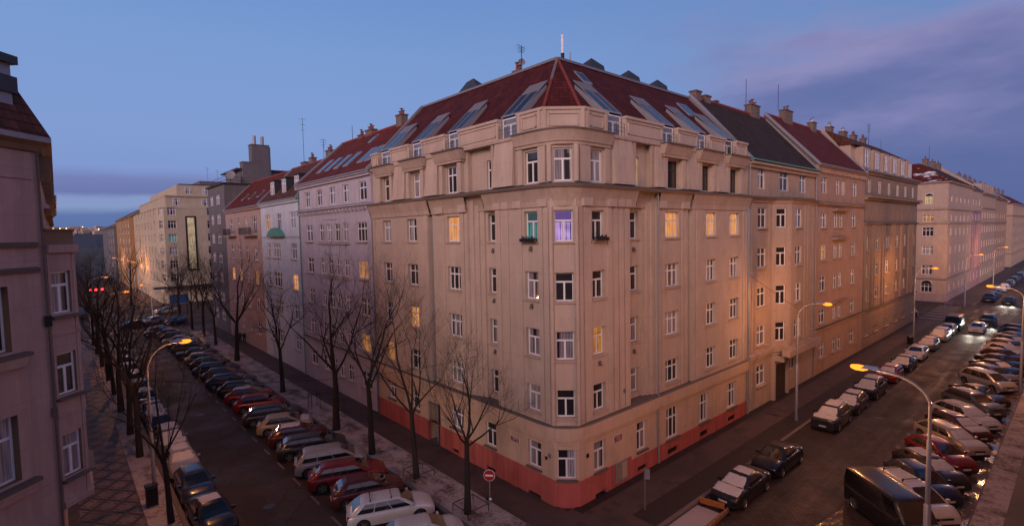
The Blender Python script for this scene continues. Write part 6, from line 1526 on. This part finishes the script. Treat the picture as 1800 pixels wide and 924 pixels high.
# manholes
for k, (x, y) in enumerate(((8.9, 33.0), (27.5, 11.2), (52.0, 11.6), (9.2, 55.0))):
    o = empty('manhole_cover', (x, y, .008), 0, ['round manhole cover in the left street nearest the camera', 'round manhole cover in the cobbled road nearest the camera', 'round manhole cover farther along the cobbled road', 'round manhole cover farther along the left street'][k], 'manhole cover')
    mb_part('lid', o, lambda mb: mb.tube([(x, y, .0), (x, y, .022)], .33, M['slate'], 20)); mb_part('rim', o, lambda mb: mb.tube([(x, y, .0), (x, y, .016)], .42, M['iron'], 20))
# cables
def cable(a, b, sag, label):
    o = empty('overhead_cable', a, 0, label, 'cable', None); a, b = Vector(a), Vector(b)
    mb_part('wire', o, lambda mb: mb.tube([a.lerp(b, k / 14) - Vector((0, 0, sag * 4 * (k / 14) * (1 - k / 14))) for k in range(15)], .013, M['iron'], 4))
cable((46.3, 16.2, 9.7), (44.7, 19.7, 12.6), .1, 'short thin cable from the pavement lamp to the corner building')
cable((21.45, 41.9, 11.6), (-.3, 43.0, 12.2), .9, 'thin cable hanging across the left street by the lilac building')
cable((21.45, 28.0, 8.0), (1.1, 31.2, 10.0), .9, 'thin cable hanging across the left street near the corner')
# flower boxes
def fbx(F, a, b, z, label):
    o = empty('flower_box', F.p((a + b) / 2, .3, z), 0, label, 'flower box')
    def f(mb):
        fbox(mb, F, a, b, .08, .14, z, z + .2, M['iron']); fbox(mb, F, a, b, .34, .4, z, z + .2, M['iron']); fbox(mb, F, a + .02, b - .02, .14, .34, z + .0, z + .14, M['barrier_dark'])
        for k in range(9): u = a + .08 + k * (b - a - .16) / 8; fbox(mb, F, u, u + .05, .18, .24, z + .14, z + .26 + .05 * (k % 3), M['slate'])
    mb_part('box', o, f)
fbx(FL, 21.9, 23.15, 15.92, 'dark flower box under the window with turquoise light')
fbx(FR, 23.95, 25.1, 15.92, 'dark flower box under the window right of the violet lit one')
# tree guard frames
def guard(x, y, label, r=.75, h=.45):
    o = empty('tree_guard', (x, y, .12), 0, label, 'tree guard', 'low metal tree guards'); P = [(x - r, y - r), (x + r, y - r), (x + r, y + r), (x - r, y + r)]
    mb_part('rail', o, lambda mb: [mb.tube([(*P[k], .12 + h), (*P[(k + 1) % 4], .12 + h)], .025, M['iron'], 6) for k in range(4)]); mb_part('post', o, lambda mb: [mb.tube([(*p, .12), (*p, .12 + h)], .025, M['iron'], 6) for p in P])
guard(17.5, 23.9, 'low metal guard around the smallest bare tree'); guard(17.6, 29.9, 'low metal guard around the second bare tree'); guard(17.6, 48.8, 'tall empty metal guard between the broad tree and the pale blue building tree', .4, 1.5)
# traffic signals at the far left junction
o = empty('traffic_signal', (6.2, 153.5, 0), 0, 'traffic signals showing red on a mast at the far left junction', 'traffic light')
mb_part('mast', o, lambda mb: (mb.tube([(6.2, 153.5, 0), (6.2, 153.5, 5.5)], .1, M['iron'], 8), mb.tube([(5, 153.5, 5.4), (7.6, 153.5, 5.4)], .06, M['iron'], 6)))
for x in (5.1, 6.2, 7.4):
    h_ = mb_part('signal_head', o, lambda mb: mb.box((x, 153.4, 4.4), .38, .3, 1.0, M['iron'])); q = MB(); disc(q, (x, 153.2, 5.1), .26, (0, -1, 0), M['red_on'], .04, 12); z_ = q.build('red_lens', h_, origin=o.location); z_.location = (0, 0, 0)
ld = bpy.data.lights.new('signal_light', 'POINT'); ld.energy = 60; ld.color = (1, .02, .01); lo = bpy.data.objects.new('signal_light', ld); COL.objects.link(lo); lo.parent = o; lo.location = (0, -1.0, 5)
# billboard
o = empty('billboard', (18.6, 131, 0), 0, 'blue billboard on two posts beyond the left junction', 'billboard')
mb_part('post', o, lambda mb: [mb.box((x, 131, 0), .2, .2, 2.6, M['iron']) for x in (17.8, 20.6)]); mb_part('panel', o, lambda mb: mb.box((19.2, 131, 2.6), 3.4, .3, 1.9, M['paintblue'])); mb_part('frame', o, lambda mb: (mb.box((19.2, 130.95, 4.5), 3.6, .45, .12, M['zincpale']), mb.box((19.2, 130.95, 2.47), 3.6, .45, .12, M['zincpale'])))
# cellar of rubble and bikes by the rose corner building
o = empty('bicycle_rack', (133, 18.6, 0), 0, 'low steel cycle rack on the pavement below the arched window', 'bicycle rack')
mb_part('hoop', o, lambda mb: [mb.tube([(132 + k, 18.3, .0), (132 + k, 18.3, .8), (132 + k, 19.1, .8), (132 + k, 19.1, .0)], .04, M['galv'], 6) for k in range(5)])

# ============================================================ PEOPLE (two dark figures on the far pavement)
def person(x, y, hd, label, coat):
    me = bpy.data.meshes.new('person')
    V = [(0, 0, .95), (0, 0, 1.2), (0, 0, 1.42), (.01, 0, 1.53), (.02, 0, 1.68),
         (0, .1, .9), (.08, .11, .5), (-.02, .11, .08), (.14, .12, .04), (0, -.1, .9), (-.08, -.11, .5), (-.16, -.11, .08), (-.02, -.12, .04),
         (0, .2, 1.4), (-.04, .26, 1.13), (.06, .25, .88), (0, -.2, 1.4), (.05, -.26, 1.13), (.12, -.24, .88)]
    E_ = [(0, 1), (1, 2), (2, 3), (3, 4), (0, 5), (5, 6), (6, 7), (7, 8), (0, 9), (9, 10), (10, 11), (11, 12), (2, 13), (13, 14), (14, 15), (2, 16), (16, 17), (17, 18)]
    Rr_ = [.17, .15, .16, .06, .105, .11, .075, .05, .045, .11, .075, .05, .045, .085, .06, .045, .085, .06, .045]
    me.from_pydata([(a, b, c) for a, b, c in V], E_, [])
    o = bpy.data.objects.new('person', me); COL.objects.link(o); m = o.modifiers.new('skin', 'SKIN'); me.skin_vertices.new() if not me.skin_vertices else None
    for k, r_ in enumerate(Rr_): me.skin_vertices[0].data[k].radius = (r_, r_)
    me.skin_vertices[0].data[0].use_root = True
    s_ = o.modifiers.new('sub', 'SUBSURF'); s_.levels = 1; s_.render_levels = 1; me.materials.append(coat); o.location = (x, y, .12); o.rotation_euler = (0, 0, radians(hd)); tag(o, label, 'person')
coat = simple('dark_coat', (.018, .018, .024), .9)
person(20.6, 87.6, 250, 'taller looking person in dark coat, left of two walking on the pavement', coat); person(21.0, 86.9, 250, 'person in dark coat, right of two walking on the pavement', coat)

# ============================================================ SKY AND SUN
W_ = bpy.data.worlds.new('World'); S.world = W_; W_.use_nodes = True; nt = W_.node_tree; nt.nodes.clear(); g = G(nt)
tc = g.n('ShaderNodeTexCoord').outputs['Generated']; s = g.n('ShaderNodeSeparateXYZ', i={0: tc}); X, Y, Z = s.outputs
el = g.math('MULTIPLY', g.math('ARCSINE', Z), 180 / pi)
az = g.math('MULTIPLY', g.math('ARCTAN2', Y, X), 180 / pi)     # 48 deg = straight ahead, smaller = right
eln = g.math('DIVIDE', el, 60, clamp=True)
base = g.ramp(eln, [(0, (.10, .16, .40)), (.035, (.15, .24, .50)), (.07, (.215, .31, .64)), (.16, (.245, .345, .72)), (.3, (.215, .34, .72)), (.45, (.15, .275, .66)), (.56, (.07, .13, .36)), (.72, (.03, .055, .15)), (1, (.012, .025, .07))])
right = g.ramp(g.math('DIVIDE', g.math('SUBTRACT', 70, az), 70, clamp=True), [(0, (0, 0, 0)), (.35, (.15, .15, .15)), (1, (1, 1, 1))])
base = g.mix(g.math('MULTIPLY', right, .55), base, (.12, .17, .42))
base = g.mix(1.0, base, (.98, 1.06, .98), 'MULTIPLY')
cv = g.n('ShaderNodeCombineXYZ', i={0: g.math('DIVIDE', az, 14), 1: g.math('DIVIDE', el, 4.5), 2: 0})
n1_ = g.noise(mapping(g, cv, (1, 1, 1), (2.3, 4.1, 0), (0, 0, radians(-16))), .8, 6, .55); n2_ = g.noise(mapping(g, cv, (1, 1, 1), (7.3, 1.1, 3), (0, 0, radians(-20))), 1.0, 5, .52)
elw = g.math('ADD', el, g.math('MULTIPLY', g.math('SUBTRACT', n1_, .5), 14)); azw = g.math('ADD', g.math('ADD', az, g.math('MULTIPLY', el, -.35)), g.math('MULTIPLY', g.math('SUBTRACT', n2_, .5), 16))
cm = g.math('MULTIPLY', g.ramp(g.math('DIVIDE', elw, 24, clamp=True), [(0, (1, 1, 1)), (.66, (1, 1, 1)), (.82, (0, 0, 0))]), g.ramp(g.math('DIVIDE', g.math('SUBTRACT', 31, azw), 30, clamp=True), [(.1, (0, 0, 0)), (.42, (.9, .9, .9)), (1, (1, 1, 1))]))
lite = g.math('ADD', g.math('DIVIDE', elw, 30), g.math('MULTIPLY', g.math('SUBTRACT', n2_, .5), .9))
ccol = g.ramp(lite, [(.12, (.105, .145, .36)), (.34, (.145, .17, .40)), (.48, (.225, .225, .47)), (.62, (.30, .275, .52))])
sky = g.mix(g.math('MULTIPLY', cm, .92), base, ccol)
# low bands on the left horizon
lm = g.ramp(g.math('DIVIDE', g.math('SUBTRACT', az, 62), 22, clamp=True), [(0, (0, 0, 0)), (.5, (1, 1, 1)), (1, (1, 1, 1))])
wob = g.math('MULTIPLY', g.math('SUBTRACT', n2_, .5), 1.6)
ele = g.math('ADD', el, wob)
band = g.ramp(g.math('DIVIDE', ele, 9, clamp=True), [(0, (.10, .17, .40)), (.28, (.12, .19, .43)), (.35, (.27, .36, .62)), (.42, (.26, .34, .62)), (.47, (.15, .19, .44)), (.60, (.19, .23, .50)), (.72, (.245, .345, .72)), (1, (.245, .345, .72))])
bf = g.ramp(g.math('DIVIDE', el, 9, clamp=True), [(0, (1, 1, 1)), (.6, (1, 1, 1)), (.85, (0, 0, 0))])
sky = g.mix(g.math('MULTIPLY', lm, g.math('MULTIPLY', bf, .9)), sky, band)
# afterglow in the west, behind the camera
wd = Vector((-.86, -.42, .36)).normalized()
dt = g.n('ShaderNodeVectorMath', operation='DOT_PRODUCT', i={0: tc, 1: tuple(wd)}).outputs[1]
gw = g.math('MULTIPLY', g.math('POWER', g.math('MAXIMUM', dt, 0), 2.5), g.ramp(g.math('DIVIDE', el, 60, clamp=True), [(0, (1, 1, 1)), (.42, (1, 1, 1)), (.8, (0, 0, 0))]))
glow = g.mix(gw, (0, 0, 0), (2.25, 1.30, 1.06))
ni = g.n('ShaderNodeTexSky', sky_type='NISHITA', sun_disc=False, sun_elevation=radians(1.0), sun_rotation=radians(252), altitude=200)
nis = g.mix(1.0, ni.outputs[0], (.006, .006, .006), 'MULTIPLY')
tot = g.mix(1.0, g.mix(1.0, sky, glow, 'ADD'), nis, 'ADD')
g.nt.nodes.new('ShaderNodeOutputWorld'); bg = g.n('ShaderNodeBackground', i={0: tot, 1: 1.0}); nt.links.new(bg.outputs[0], [n_ for n_ in nt.nodes if n_.bl_idname == 'ShaderNodeOutputWorld'][0].inputs[0])
sd = bpy.data.lights.new('afterglow_sun', 'SUN'); sd.energy = .9; sd.angle = radians(18); sd.color = (1, .76, .62); so = bpy.data.objects.new('afterglow_sun', sd); COL.objects.link(so)
so.rotation_euler = Vector((-.84, -.46, .33)).to_track_quat('Z', 'Y').to_euler()
